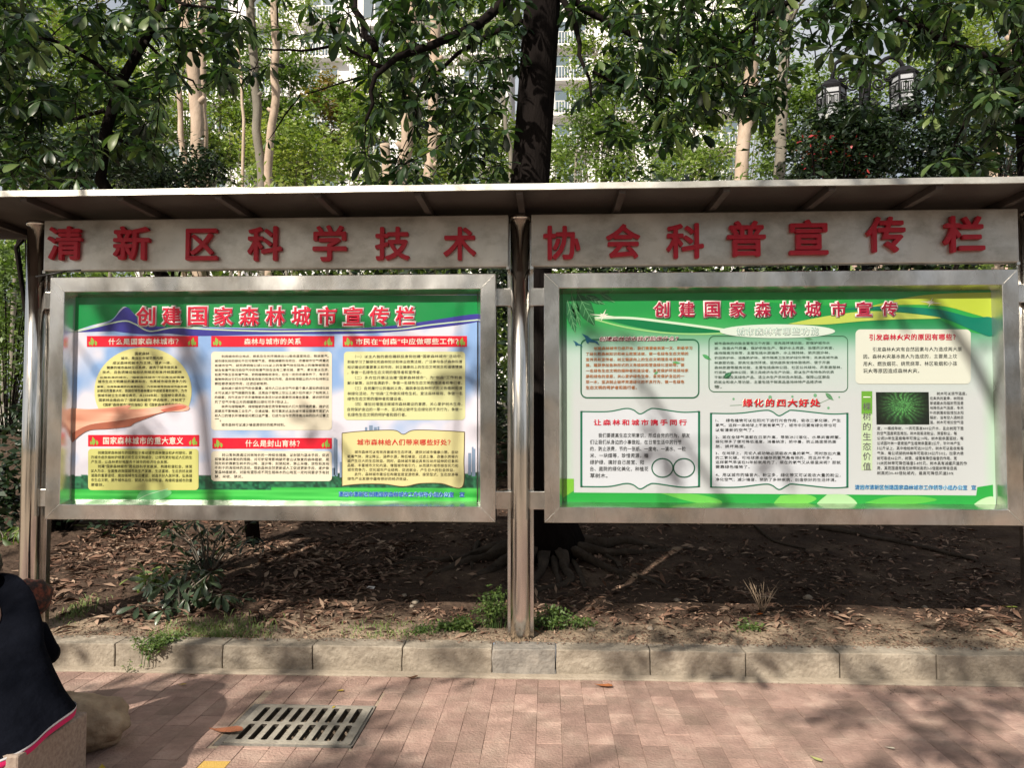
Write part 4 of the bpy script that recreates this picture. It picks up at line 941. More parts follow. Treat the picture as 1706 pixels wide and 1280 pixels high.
# dappled-shade canopy: branches high over the path behind the camera
def canopy_pts(n, x0, x1, y0, y1, z0, z1, keep):
    out = []
    while len(out) < n:
        p = Vector((random.uniform(x0, x1), random.uniform(y0, y1), random.uniform(z0, z1)))
        if keep(p): out.append(p)
    return out
def proj_ground(p):
    t = p.z/-SUN.z; return p+SUN*t
def proj_board(p):
    t = -p.y/SUN.y; return p+SUN*t
ZB = [(822,912,440,1000,1.0),(125,190,450,850,.05),(190,268,450,850,.75),(268,520,440,850,.10),(520,800,440,850,.35),(900,1720,440,880,.14),(935,1010,600,860,.10),(1110,1210,480,700,.1),(60,520,440,480,.05),(180,270,450,480,.3)]
ZG = [(760,1280,1100,1400,.10),(130,290,1190,1400,.10),(290,520,1130,1400,.75),(540,660,1120,1180,.2),(1280,1520,1130,1400,.4),(1520,1900,1000,1500,.95),(190,300,1040,1130,.1),(540,820,1040,1120,.12),(900,1020,1050,1140,.3),(1020,1720,985,1120,1.0),(130,500,870,1045,.12)]
def keepA(p):
    if p.y > -2.6 and p.z < 3.9+1.1*(p.y+2.6): return False
    if p.y > -1.6 and p.z < 5: return False
    g = proj_ground(p); q = proj_board(p); k = .5+.5*mnoise.noise(Vector((q.x*.55+3, q.z*.6, 2.2)))
    if q.z > .8 and abs(q.x) < 3.4: X, Yp_, _ = to_px(q); zones = ZB; dens = .45
    else:
        X, Yp_, _ = to_px(g) if g.y > -3 else (-999, 0, 0); zones = ZG; dens = .9 if g.y > .05 else .75
    for (a, b_, c, d_, v) in zones:
        if a < X < b_ and c < Yp_ < d_: dens = v
    if zones is ZB and p.z < 5.2: return False
    return random.random() < dens*(.35+1.3*k)
cp = canopy_pts(1000, -8.0, 3.5, -9.0, -1.0, 3.6, 7.4, keepA)
L_ = [p for p in cp if p.x < -3]; R_ = [p for p in cp if p.x >= -3]
canopy('tall broadleaf tree standing behind the camera to the left, shading the path', (-6.5, -9, 0), 5.6, L_, .17,
       [([(-6.4,-8.8,4.2),(-6,-7,5.6),(-5,-5,6.2),(-4.5,-3,6.6)],.07,.02), ([(-6.4,-8.8,5),(-8,-6,6.5)],.05,.02), ([(-6.4,-8.8,3.8),(-5,-9,5.5),(-3.8,-8,6.4)],.05,.02)])
canopy('tall broadleaf tree standing behind the camera, shading the brick path', (-.8, -10, 0), 5.6, R_, .17,
       [([(-.7,-9.8,4.2),(-.5,-7,5.8),(-.5,-5,6.4),(-.6,-3,6.8)],.07,.02), ([(-.7,-9.8,4.4),(1,-8,6),(2.2,-6,6.6)],.05,.02), ([(-.7,-9.8,4),(-2,-8,5.8),(-2.4,-5,6.3)],.05,.02)])

# ---------------------------------------------------------------- background trees and bushes
random.seed(21)
def crown_box(pcx, pcy, rpx, rpy, Y, nc):
    c = at(pcx, pcy, Y); s = (Y+4.5)/CF; out = []
    for _ in range(nc):
        while 1:
            a = np.array([random.uniform(-1,1) for _ in range(3)])
            if (a**2).sum() < 1: break
        out.append((c.x+a[0]*rpx*s, Y+a[1]*rpx*s*.7, c.z+a[2]*rpy*s))
    return out, s
def back_tree(label, pcx, pcy, rpx, rpy, Y, mat, n, lpx=9, tmat=bark_grey, tr=.07, nc=26, trunk_px=None, spread=.20, tint=.5, group=None, name='garden_tree'):
    cs, s = crown_box(pcx, pcy, rpx, rpy, Y, nc); c = at(pcx, pcy, Y); gx = c.x; gz = G(gx, Y) if Y < 9.2 else 1.35
    t = empty(name, (gx, Y, gz), 0, label, 'tree', group); B = Vector((gx, Y, gz))
    b = MB(); top = c.z
    pts = [Vector((gx+random.uniform(-.15,.15)*k, Y, gz-.1+(top-gz)*k/4)) for k in range(5)]
    b.tube([p-B for p in pts], [tr*(1-.15*k) for k in range(5)], 8, wob=.2); b.obj('trunk', tmat, t)
    b = MB()
    for q in cs[::2]:
        q = Vector(q); a = pts[random.choice((2,3,4))]
        b.tube([a-B, a.lerp(q, .5)+Vector((0,0,.1))-B, q-B], [tr*.35, tr*.22, tr*.08], 5, cap=False)
    tag(b.obj('branches', tmat, t), kind='stuff')
    shrub_cloud('crown', [tuple(Vector(q)-B) for q in cs], int(n*1.45), max(rpx, 40)*s*spread, lpx*s, mat, t, tintc=tint)
    return t
BT = [ # label, px centre, py centre, radius px, radius py, Y, material, leaves
 ('sunlit olive green tree at the far left behind the dark whorled leaves', 40, 130, 130, 190, 13, G2, 4200, 9, .45),
 ('yellow green tree behind the stem of the top left tree', 190, 190, 110, 130, 14, G2, 3600, 9, .6),
 ('light green tree between the two pale leaning trunks on the left', 375, 190, 60, 100, 16, G2, 2200, 9, .55),
 ('deep green rounded tree standing below the white balconies', 490, 200, 60, 110, 17, G2, 3200, 9, .15),
 ('orange and yellow tinged tree below the white balconies', 560, 205, 52, 85, 19, G4, 2600, 8, .55),
 ('bright yellow green bush-like tree low beside the orange tinged tree', 500, 262, 90, 50, 12, G2, 3000, 9, .75),
 ('sunlit feathery green tree just left of the dark centre trunk', 780, 240, 85, 80, 12, G2, 4200, 8, .55),
 ('green tree behind the two pinkish pale trunks', 650, 230, 80, 90, 18, G2, 3000, 8, .4),
 ('thin sparse tree in front of the white building right of the centre trunk', 985, 235, 70, 80, 15, G2, 1300, 8, .4),
 ('bright green dense tree left of the lopped pale trunk', 1145, 180, 48, 85, 13, G2, 3600, 9, .6),
 ('low airy green tree at the foot of the lopped pale trunk', 1160, 285, 110, 45, 11, G2, 2600, 8, .5),
 ('mid green tree between the lopped trunk and the lantern lamp', 1320, 215, 60, 110, 12, G2, 3200, 9, .35),
 ('yellow green tree lit behind the right lantern', 1590, 100, 90, 90, 13, G2, 2600, 9, .65),
 ('tall green tree rising behind the centre trunk crown', 760, 60, 110, 90, 20, G2, 2600, 8, .45),
 ('tall light tree above the white building right of centre', 1060, 70, 90, 90, 20, G2, 1700, 8, .5)]
for lb_, a, b_, c_, d_, Y, mt, n, lp, ti in BT: back_tree(lb_, a, b_, c_, d_, Y, mt, n, lp, tint=ti)
for lb_, a, b_, c_, d_, Y, mt, n, lp, ti in [
 ('big sunlit tree filling the gap behind the left pale trunks', 330, 110, 120, 130, 22, G2, 3600, 9, .45),
 ('hazy green tree low between the pale grey trunks', 430, 235, 90, 70, 21, G2, 2600, 9, .35),
 ('yellowish tree rising at the top left corner', 60, 20, 110, 80, 20, G4, 2400, 9, .3),
 ('tall green tree behind the lantern lamp', 1440, 190, 100, 90, 17, G2, 3400, 9, .25),
 ('tall green tree at the upper right behind the whorled leaves', 1680, 80, 100, 120, 18, G2, 3400, 9, .35),
 ('green tree behind the lopped trunk, tall and thin leaved', 1240, 90, 80, 100, 21, G2, 2400, 9, .45),
 ('airy tree just right of the pale grey trunks', 480, 60, 70, 90, 22, G2, 1600, 8, .5),
 ('tall airy tree close on the right of the dark centre trunk', 985, 90, 55, 110, 20, G2, 2200, 8, .45),
 ('leafy tree filling the view between the dark centre trunk and the lopped trunk', 1030, 210, 75, 100, 14, G2, 3000, 9, .35),
 ('slender tree behind the reddish pale trunk, yellow green', 600, 150, 45, 100, 15, G2, 1800, 9, .6),
 ('green tree low behind the dark centre trunk', 900, 270, 90, 60, 18, G2, 2600, 8, .5)]: back_tree(lb_, a, b_, c_, d_, Y, mt, n, lp, tint=ti)
for lb_, a, b_, c_, d_, Y, mt, n, lp, ti in [
 ('leafy tree far beyond the road at the left edge, beside the post', 10, 480, 60, 130, 19, G2, 3200, 9, .15),
 ('dense far tree behind the top left corner', 110, 170, 150, 150, 24, G2, 3800, 9, .6),
 ('far green tree behind the roof left of the pale trunks', 230, 260, 130, 90, 23, G2, 3200, 9, .3)]: back_tree(lb_, a, b_, c_, d_, Y, mt, n, lp, tint=ti)
# dark shaded trees near the board
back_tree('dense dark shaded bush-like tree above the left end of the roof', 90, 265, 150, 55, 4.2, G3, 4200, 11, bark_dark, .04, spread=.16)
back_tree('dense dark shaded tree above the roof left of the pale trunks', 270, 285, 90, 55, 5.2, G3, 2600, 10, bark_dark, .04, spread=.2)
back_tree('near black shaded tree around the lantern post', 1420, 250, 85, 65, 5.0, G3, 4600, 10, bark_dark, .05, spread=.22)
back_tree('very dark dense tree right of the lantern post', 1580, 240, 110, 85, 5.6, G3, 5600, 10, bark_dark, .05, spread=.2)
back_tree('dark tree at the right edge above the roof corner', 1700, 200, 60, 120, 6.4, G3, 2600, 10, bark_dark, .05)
# understorey bushes seen through the slits and left of the board
def bush(label, x, y, rx, h, mat, n, size, kind='small', tint=.5, name='bush', nc=16):
    z = G(x, y) if y < 9.2 else 1.4; t = empty(name, (x, y, z), 0, label, 'bush')
    cs = [(random.uniform(-rx, rx), random.uniform(-rx, rx)*.7, random.uniform(.12, 1)*h) for _ in range(nc)]
    b = MB()
    for q in cs: b.tube([(q[0]*.1, q[1]*.1, -.03), (q[0]*.5, q[1]*.5, q[2]*.6), q], [.012, .009, .004], 5, cap=False)
    tag(b.obj('stems', bark_dark, t), kind='stuff')
    shrub_cloud('foliage', cs, n, rx*.26, size, mat, t, kind, tintc=tint)
    return t
for a in [
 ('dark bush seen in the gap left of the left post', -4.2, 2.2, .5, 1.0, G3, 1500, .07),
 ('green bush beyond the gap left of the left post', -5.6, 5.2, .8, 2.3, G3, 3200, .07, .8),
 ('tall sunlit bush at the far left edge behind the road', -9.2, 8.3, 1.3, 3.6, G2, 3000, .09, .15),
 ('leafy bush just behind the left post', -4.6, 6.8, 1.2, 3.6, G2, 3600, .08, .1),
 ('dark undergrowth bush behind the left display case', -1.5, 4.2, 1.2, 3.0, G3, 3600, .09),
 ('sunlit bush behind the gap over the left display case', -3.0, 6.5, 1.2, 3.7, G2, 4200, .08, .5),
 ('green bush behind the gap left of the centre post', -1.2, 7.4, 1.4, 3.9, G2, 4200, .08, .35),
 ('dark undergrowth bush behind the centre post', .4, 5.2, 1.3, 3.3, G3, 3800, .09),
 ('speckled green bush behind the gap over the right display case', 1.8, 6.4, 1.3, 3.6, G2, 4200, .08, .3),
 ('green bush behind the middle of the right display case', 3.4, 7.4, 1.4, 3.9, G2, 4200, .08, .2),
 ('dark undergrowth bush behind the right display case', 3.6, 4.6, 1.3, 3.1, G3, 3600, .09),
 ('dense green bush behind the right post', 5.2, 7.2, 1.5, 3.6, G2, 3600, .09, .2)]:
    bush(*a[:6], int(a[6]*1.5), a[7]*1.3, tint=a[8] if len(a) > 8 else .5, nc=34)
n = 26000; wx = RNG.uniform(-30, 30, n); wy = RNG.uniform(24, 31, n); top_ = 8.0+2.2*np.sin(wx*.45)+1.3*np.sin(wx*1.3+1)
wz = 1.5+top_*RNG.beta(1.6, 1.2, n); wp = np.stack([wx, wy, wz], 1); dd = RNG.normal(size=(n, 3)); dd[:, 2] -= .3
tag(link('distant_woods', cloud_mesh('distant_woods', 'small', wp, frames(dd, RNG.normal(size=(n, 3))*.6+np.array([0,-.3,1.])), RNG.uniform(.3, .6, n), np.clip(RNG.normal(.4, .25, n), 0, 1), G2), None), kind='stuff')
# greenery on the far side of the path, behind the camera (seen in the steel)
for k, (x, y, h, rr) in enumerate([(-11, -15, 6, 3.0), (-4.5, -17, 7, 3.2), (1.5, -16, 6, 3.0), (7.5, -17, 7, 3.2), (13, -14, 6, 3.0)]):
    B = Vector((x, y, 0)); t = empty('garden_tree', B, 0, ['rounded garden tree across the path, far left behind the camera','broad garden tree across the path, left behind the camera','garden tree across the path straight behind the camera','broad garden tree across the path, right behind the camera','rounded garden tree across the path, far right behind the camera'][k], 'tree')
    b = MB(); b.tube([(0,0,-.1),(0,0,2),(.1,0,h*.8)], [.18,.14,.08], 8); b.obj('trunk', bark_grey, t)
    cs = [(random.gauss(0, rr*.45), random.gauss(0, rr*.4), h*.55+random.gauss(0, h*.22)) for _ in range(24)]
    shrub_cloud('crown', cs, 3000, .7, .34, G3, t)
# pale lopped trunks
def pale(label, px, wpx, Y, mat=bark_pale, knots=3, cut=False, tag_leaf=True):
    pts = []; s = (Y+4.5)/CF
    x_, y_ = px[-1]; base = at(x_, y_, Y); gz = G(base.x, Y) if Y < 9.2 else 1.4
    t = empty('pale_tree', (base.x, Y, gz), 0, label, 'tree', 'pale-barked trees behind the notice board'); B = Vector((base.x, Y, gz))
    P = [at(a, b_, Y+.03*i) for i, (a, b_) in enumerate(px)]
    P.append(Vector((base.x+random.uniform(-.1,.1), Y, gz-.15)))
    fine, rr = [], []
    for i in range(len(P)-1):
        for k in range(5):
            f = k/5; q = P[i].lerp(P[i+1], f); q += Vector((mnoise.noise(q*1.7)*.05, 0, 0)); fine.append(q-B)
            rr.append(wpx*s/2*(1+.12*(i+f)/len(P))*(1+.10*mnoise.noise(Vector((q.z*4, wpx, 0)))))
    fine.append(P[-1]-B); rr.append(wpx*s/2*1.3)
    b = MB(); b.tube(fine, rr, 12, wob=.14); b.obj('trunk', mat, t)
    for k in range(knots):
        i = random.randrange(2, max(3, len(fine)-6)); q = fine[i]; sd_ = random.choice((-1, 1)); r = rr[i]
        b = MB(); b.tube([q, q+Vector((sd_*r*1.0, -r*.3, r*.25)), q+Vector((sd_*r*1.55, -r*.4, r*.8))], [r*.75, r*.5, r*.38], 8); b.obj('branch_stub', mat, t)
    if not cut:
        q = fine[0]; cs = [(q.x+random.uniform(-1.1,1.1), q.y+random.uniform(-1,1), q.z+random.uniform(.3, 2.2)) for _ in range(12)]
        b = MB()
        for c in cs: b.tube([q, q.lerp(Vector(c), .5)+Vector((0,0,.15)), c], [rr[0]*.5, rr[0]*.3, .01], 6, cap=False)
        tag(b.obj('branches', mat, t), kind='stuff'); shrub_cloud('crown', cs, 700, .3, 9*s, G2, t, tintc=.5)
    return t
pale('thick pale trunk leaning up on the left, the larger of the close pair', [(305,-60),(312,60),(322,130),(328,200),(332,300)], 21, 7)
pale('slimmer pale trunk right beside the thick leaning one', [(338,-60),(335,60),(336,160),(340,230),(343,305)], 13, 7.4, knots=2)
pale('thin pale stem just left of the close pair of trunks', [(298,150),(302,220),(311,300)], 9, 7.2, knots=1, cut=True)
pale('pale grey trunk left of the two under the balconies', [(416,-50),(422,80),(426,160),(430,220),(438,290)], 14, 9, bark_grey, 2)
pale('straight pale trunk nearest the deep green tree', [(460,-40),(458,60),(459,150),(455,210),(448,290)], 13, 9, bark_pale, 2)
pale('reddish pale trunk behind the drooping leaves left of centre', [(690,-60),(686,60),(680,160),(677,230),(670,310)], 20, 8)
pale('knobbly pale trunk between the reddish one and the dark trunk', [(728,-40),(724,70),(722,150),(721,230),(717,310)], 17, 8.2, knots=4)
pale('short double stump of a pale trunk low beside the reddish trunk', [(640,240),(645,270),(648,310)], 16, 7.8, knots=1, cut=True)
pale('lopped pinkish trunk with a broken top right of centre', [(1252,92),(1249,130),(1246,180),(1240,240),(1235,305)], 21, 7.2, knots=4, cut=True)
pale('grey upright trunk right of the lopped one', [(1308,60),(1305,150),(1302,220),(1296,300)], 17, 8.6, bark_grey, 2)
pale('pale trunk at the far right edge', [(1700,-30),(1692,40),(1684,110),(1664,180),(1655,260)], 16, 9, knots=2)
pale('thin bare pale stem left of the balconies', [(396,80),(403,140),(405,200)], 5, 9.5, knots=0, cut=True)
pale('thin grey trunk seen on the building right of centre', [(835,150),(842,200),(850,250)], 7, 9.5, bark_grey, 0, True)

# ---------------------------------------------------------------- apartment building
def building(label, x0, x1, y, h, mat, nfl, ncol, z_first, seed=1):
    t = empty('apartment_building', ((x0+x1)/2, y, 1), 0, label, 'building'); B = t.location.copy()
    def P(b, name, m, parent=t): b.v = [tuple(Vector(v)-B) for v in b.v]; return b.obj(name, m, parent)
    b = MB(); b.box((x0, y, 0), (x1, y+14, h)); P(b, 'wall', mat)
    b = MB(); b.box((x0-.3, y-.3, h), (x1+.3, y+14.3, h+.8)); P(b, 'roof_parapet', mat)
    w_ = (x1-x0)/ncol
    for i in range(ncol):
        cx = x0+w_*(i+.5)
        if i % 3 == 2:
            b = MB(); b.box((cx-w_*.5-.4, y-.5, 0), (cx-w_*.5+.4, y-.002, h-.2)); P(b, 'pier', mat)
        for k in range(nfl):
            z = z_first+3*k; bal = (i % 3 != 1)
            ww = w_*.33 if bal else w_*.22
            fr = MB(); fr.box((cx-ww, y-.06, z+.2), (cx+ww, y-.003, z+2.3)); fo = P(fr, 'window', alum)
            g = MB()
            for s in (-1, 1): g.box((cx+s*ww*.5-ww*.43, y-.09, z+.32), (cx+s*ww*.5+ww*.43, y-.062, z+2.18))
            P(g, 'pane', winglass, fo)
            if bal:
                s = MB(); s.box((cx-w_*.42, y-.8, z-.25), (cx+w_*.42, y-.004, z-.05)); so_ = P(s, 'balcony', mat)
                r_ = MB(); r_.box((cx-w_*.42, y-.78, z+.95), (cx+w_*.42, y-.72, z+1.02))
                for q in np.linspace(cx-w_*.41, cx+w_*.41, 15): r_.box((q-.025, y-.77, z-.05), (q+.025, y-.73, z+.95))
                tag(P(r_, 'railing', alum, so_), kind='stuff')
            else:
                s = MB(); s.box((cx-ww-.3, y-.5, z+2.4), (cx+ww+.3, y-.004, z+2.5)); P(s, 'sun_ledge', mat)
    return t
building('tall white apartment block with balconies glimpsed behind the trees left of centre', -33, -3, 55, 50, facade, 7, 7, 18)
building('tall white apartment block glimpsed behind the trees right of the dark trunk', 0, 17, 60, 40, facade, 6, 4, 18)
building('pinkish building glimpsed at the upper right behind the yellow green tree', 24, 34, 45, 16, noise_mat('pink_facade', [(.42,.28,.24),(.5,.36,.32)], scale=1, rough=.9, bump=.1, world=True), 2, 3, 8)

# ---------------------------------------------------------------- lantern street lamp
Yp = 5.9; s = (Yp+4.5)/CF; lp = at(1441, 300, Yp); gz = G(lp.x, Yp)
lamp = empty('street_lamp', (lp.x, Yp, gz), 0, 'black wrought iron street lamp with two hanging white lanterns among the dark leaves', 'street lamp'); B = lamp.location.copy()
top = at(1441, 108, Yp).z-gz
b = MB(); b.tube([(0,0,0),(0,0,.5),(0,0,.55),(0,0,top-.1),(0,0,top)], [.12,.11,.065,.058,.05], 12); b.obj('post', black_iron, lamp)
b = MB(); b.tube([(0,0,top-.02),(0,0,top+.06),(0,0,top+.12),(0,0,top+.2)], [.05,.075,.045,.005], 10); b.obj('finial', black_iron, lamp)
for sx, ex, ey, tx, ty in ((-1, 1385, 140, 1402, 100), (1, 1507, 118, 1490, 95)):
    def q(px, py): p = at(px, py, Yp)-B; return Vector((p.x, 0, p.z))
    cxp = (1441+ex)/2; b = MB()
    arc = [q(1441+sx*4, 175)]+[q(1441+sx*(8+ (abs(ex-1441)-8)*t_), 150-(150-ty)*math.sin(math.pi*min(1, t_*.62+.12))-(0)) for t_ in np.linspace(0, 1, 10)]
    arc[-1] = q(ex, ey)
    b.tube(arc, .028, 8); b.obj('arm', black_iron, lamp)
    b = MB()
    for (ax_, ay_, rr_) in ((1441+sx*22, 140, 11), (1441+sx*38, 128, 8), (1441+sx*12, 170, 9)):
        sp = [q(ax_+rr_*(1-.6*t_)*math.cos(t_*9*sx), ay_+rr_*(1-.6*t_)*math.sin(t_*9)) for t_ in np.linspace(0, 1, 22)]
        b = MB(); b.tube(sp, .013, 6); b.obj('scroll', black_iron, lamp)
    # lantern: six sided, milky glass, lattice band
    c0 = q(ex, ey+7); R_l = 22*s; ht = 62*s
    la = MB(); z1 = c0.z; z0 = z1-ht
    la.tube([(c0.x,0,z1+.12),(c0.x,0,z1+.10),(c0.x,0,z1+.0),(c0.x,0,z1-.03)], [.02, R_l*.5, R_l*1.15, R_l*1.1], 6, smooth=False)
    lo_ = la.obj('lantern', black_iron, lamp)
    la = MB(); la.tube([(c0.x,0,z0+.05),(c0.x,0,z0-.02),(c0.x,0,z0-.08),(c0.x,0,z0-.14)], [R_l*1.1, R_l*1.12, R_l*.6, .015], 6, smooth=False); la.obj('lantern_base', black_iron, lo_)
    up_ = Vector((0,0,1)).orthogonal().normalized()
    cor = []
    for k in range(6):
        a = 2*math.pi*k/6; side_ = Vector((0,0,-1)).cross(up_); cor.append(up_*math.cos(a)*R_l+side_*math.sin(a)*R_l)
    for k in range(6):
        a, c = cor[k], cor[(k+1) % 6]; ctr = Vector((c0.x, 0, 0))
        f = MB(); f.add([ctr+a*.97+Vector((0,0,z0+.04)), ctr+c*.97+Vector((0,0,z0+.04)), ctr+c*.97+Vector((0,0,z1-.02)), ctr+a*.97+Vector((0,0,z1-.02))], [(0,1,2,3)]); f.obj('pane', lampglass, lo_)
        f = MB(); f.tube([ctr+a+Vector((0,0,z0)), ctr+a+Vector((0,0,z1))], .014, 6); f.obj('corner_bar', black_iron, lo_)
        f = MB(); n_ = ctr
        def e(u, v): return ctr+a.lerp(c, u)*1.0+Vector((0, 0, z0+(z1-z0)*v))
        for v in (.42, .78): f.tube([e(0, v), e(1, v)], .009, 5)
        for u0, v0, u1, v1 in ((.15,.48,.4,.72), (.42,.5,.6,.7), (.62,.48,.87,.72)):
            f.tube([e(u0,v0),e(u1,v0),e(u1,v1),e(u0,v1),e(u0,v0)], .006, 4)
            f.tube([e((u0+u1)/2,v0),e((u0+u1)/2,v1)], .005, 4)
        tag(f.obj('lattice', black_iron, lo_), kind='stuff')
# red flowers under the left lantern
fm = leaf_mat('red_petals', [(.22,.008,.015), (.40,.02,.03), (.5,.06,.05)], .5, .2)
fx = at(1385, 265, 4.6); t = empty('flowering_shrub', (fx.x, 4.6, G(fx.x, 4.6)), 0, 'shrub with deep red flowers half hidden in the dark leaves under the left lantern', 'shrub'); B = t.location.copy()
cs = [at(random.uniform(1345,1430), random.uniform(235,285), 4.6+random.uniform(-.25,.25))-B for _ in range(9)]
b = MB()
for c in cs: b.tube([(0,0,-.05), (c.x*.3, c.y*.3, c.z*.5), c], [.03,.02,.008], 6, cap=False)
tag(b.obj('stems', bark_dark, t), kind='stuff')
shrub_cloud('flowers', [tuple(c) for c in cs], 60, .10, .06, fm, t); shrub_cloud('foliage', [tuple(c) for c in cs], 900, .24, .08, G3, t)
# ---------------------------------------------------------------- planting bed plants and litter
random.seed(5)
def bed_at(px, py):
    z = .3
    for _ in range(15):
        p = atz(px, py, z); z = G(p.x, max(-.07, p.y))
    return Vector((p.x, p.y, G(p.x, p.y)))
def leafy_plant(label, px, py, w_, h, n, size, mat, kind='big', name='shrub', cat='shrub'):
    B = bed_at(px, py); t = empty(name, B, 0, label, cat)
    tips = [Vector((random.gauss(0, w_*.42), random.gauss(0, w_*.3), random.uniform(.15, 1)*h)) for _ in range(n)]
    b = MB()
    for q in tips: b.tube([(q.x*.05, q.y*.05, -.02), (q.x*.45, q.y*.45, q.z*.62), q], [.007, .005, .003], 5, cap=False)
    tag(b.obj('stems', bark_grey, t), kind='stuff')
    P, Rm, SC = whorls(tips, size, (5, 8), .45)
    vis = list(range(len(P))); random.shuffle(vis)
    sing = vis[:min(70, len(vis))] if kind == 'big' else []
    rest_ = np.array([i for i in range(len(P)) if i not in set(sing)], int)
    lm = []
    for m in LEAFM[:3]:
        m2 = m.copy(); m2.materials.clear(); m2.materials.append(G6o if mat is G6 else G5o); lm.append(m2)
    for i in sing:
        o = link('leaf', random.choice(lm), None, t); o.matrix_basis = Matrix.Translation(Vector(P[i])) @ Matrix(Rm[i].tolist()).to_4x4() @ Matrix.Scale(float(SC[i]), 4)
    if len(rest_): tag(link('foliage', cloud_mesh('foliage', kind, P[rest_], Rm[rest_], SC[rest_], RNG.random(len(rest_)), mat, kind == 'big'), None, t), kind='stuff')
    return t
G6o = leaf_mat('bush_leaf_single', [(.03,.05,.028), (.05,.08,.045), (.10,.14,.075)], .33, .15, attr=False)
G5o = leaf_mat('weed_leaf_single', [(.045,.085,.02), (.09,.15,.035), (.17,.22,.06)], .5, .3, attr=False)
leafy_plant('low grey green broadleaf shrub under the left display case, in front of the dark bush', 300, 1015, .34, .26, 24, .105, G6)
leafy_plant('small shrub with fresh light leaves at the left end of the grey green shrub', 262, 985, .15, .24, 7, .10, G5)
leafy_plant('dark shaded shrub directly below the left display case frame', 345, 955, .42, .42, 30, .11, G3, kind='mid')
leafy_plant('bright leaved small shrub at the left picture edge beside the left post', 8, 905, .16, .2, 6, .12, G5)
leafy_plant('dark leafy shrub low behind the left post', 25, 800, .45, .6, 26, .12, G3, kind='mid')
def weed(label, px, py, w_, h, n, size, mat=None, d_=1.0, flat=.5):
    B = bed_at(px, py); B.y = max(B.y, .02); B.z = G(B.x, B.y); t = empty('weed', B, 0, label, 'weed')
    cs = []
    for _ in range(n):
        x, y = random.gauss(0, w_*.5), abs(random.gauss(0, w_*.25*d_)); cs.append((x, y, random.uniform(.2, 1)*h*math.exp(-(x/w_)**2)+G(B.x+x, B.y+y)-B.z))
    b = MB()
    for q in cs: b.tube([(q[0]*.7, q[1]*.7, G(B.x+q[0]*.7, B.y+q[1]*.7)-B.z-.01), (q[0]*.85, q[1]*.85, q[2]*.6), q], [.0035, .003, .002], 4, cap=False)
    tag(b.obj('stems', G5, t), kind='stuff')
    shrub_cloud('foliage', cs, n*20, .026, size, mat or G5, t, 'small', flat=flat, tintc=.45)
    return t
weed('upright leafy weed clump growing against the left side of the centre post base', 825, 1048, .13, .24, 34, .024)
weed('dark spreading weed clump growing at the right side of the centre post base', 925, 1052, .17, .13, 34, .024, d_=1.2)
weed('low yellow green creeping weeds left of the upright clump by the centre post', 765, 1052, .14, .06, 26, .028)
weed('tiny weed tuft a hand left of the creeping weeds along the kerb', 700, 1055, .06, .05, 10, .022)
weed('small weed tuft in the sandy strip right of centre', 1245, 1052, .08, .04, 10, .02)
# grass and creeper over the kerb
def grass(label, px0, px1, py, n, h, mat, name='grass_tuft', rowy=.10):
    B = bed_at((px0+px1)/2, py); t = empty(name, B, 0, label, 'grass'); a = bed_at(px0, py); c = bed_at(px1, py)
    b = MB()
    for _ in range(n):
        x = random.triangular(a.x, c.x, (a.x+c.x)/2); y = max(-.05, a.y+random.gauss(0, rowy)); L = h*random.uniform(.4, 1.2); an = random.uniform(0, 6.28); lean = random.uniform(.2, 1.0)
        dx, dy = math.cos(an)*lean*L, math.sin(an)*lean*L; w_ = .0022; z = G(x, y)-B.z
        p0 = Vector((x-B.x, y-B.y, z)); p1 = p0+Vector((dx*.4, dy*.4, L*.6)); p2 = p0+Vector((dx, dy, L*.75)); sx = Vector((w_, 0, 0))
        b.add([p0-sx, p0+sx, p1+sx, p1-sx, p2], [(0,1,2,3), (3,2,4)])
    tag(b.obj('blades', grass_m, t), kind='stuff'); return t
grass_m = noise_mat('grass_blades', [(.05,.09,.02), (.11,.16,.04), (.22,.22,.08)], scale=14, rough=.6, bump=0, world=True)
grass('tangled green grass patch behind the kerb under the left display case', 250, 470, 1052, 620, .05, grass_m)
grass('short grass wisps beside the left post foot', 100, 170, 1015, 160, .05, grass_m)
grass('dry grass wisps on the sandy strip left of the centre post', 560, 700, 1052, 160, .04, grass_m)
B = Vector((atz(268, 1062, .15).x, -.2, .15)); t = empty('creeper', B, 0, 'green creeper hanging over the kerb down to the bricks on the left', 'creeper')
b = MB(); cs = []
for k in range(14):
    x0 = random.uniform(-.12, .14); y0 = random.uniform(.02, .14); dn = random.uniform(.02, .15) if abs(x0) < .07 else random.uniform(0, .03)
    pts = [(x0, y0, .01), (x0*.8, -.01, .012), (x0*.6-.01, -.045, -.01), (x0*.5-.015, -.05-.02*random.random(), -dn)]
    b.tube(pts, .0022, 4, cap=False)
    for p_, q_ in zip(pts, pts[1:]):
        for s_ in (0, .3, .6): cs.append(tuple(Vector(p_).lerp(Vector(q_), s_)))
tag(b.obj('stems', G5, t), kind='stuff'); shrub_cloud('foliage', cs, 620, .014, .021, G5, t, tintc=.5)
for j_, (px, py, lbl) in enumerate(((212,1120,'tiny seedling in the joint at the kerb foot left of the creeper'), (402,1062,'tiny seedling on the kerb top right of the creeper'))):
    B = atz(px, py, .01 if j_ == 0 else .148); t = empty('seedling', B, 0, lbl, 'seedling')
    b = MB(); cs = []
    for k in range(5):
        q = Vector((random.uniform(-.03,.03), random.uniform(-.005,.01), random.uniform(.015,.05))); b.tube([(0,0,-.005), q*.6, q], .0012, 4); cs.append(tuple(q))
    tag(b.obj('stems', G5, t), kind='stuff'); shrub_cloud('foliage', cs, 26, .007, .015, G5, t)
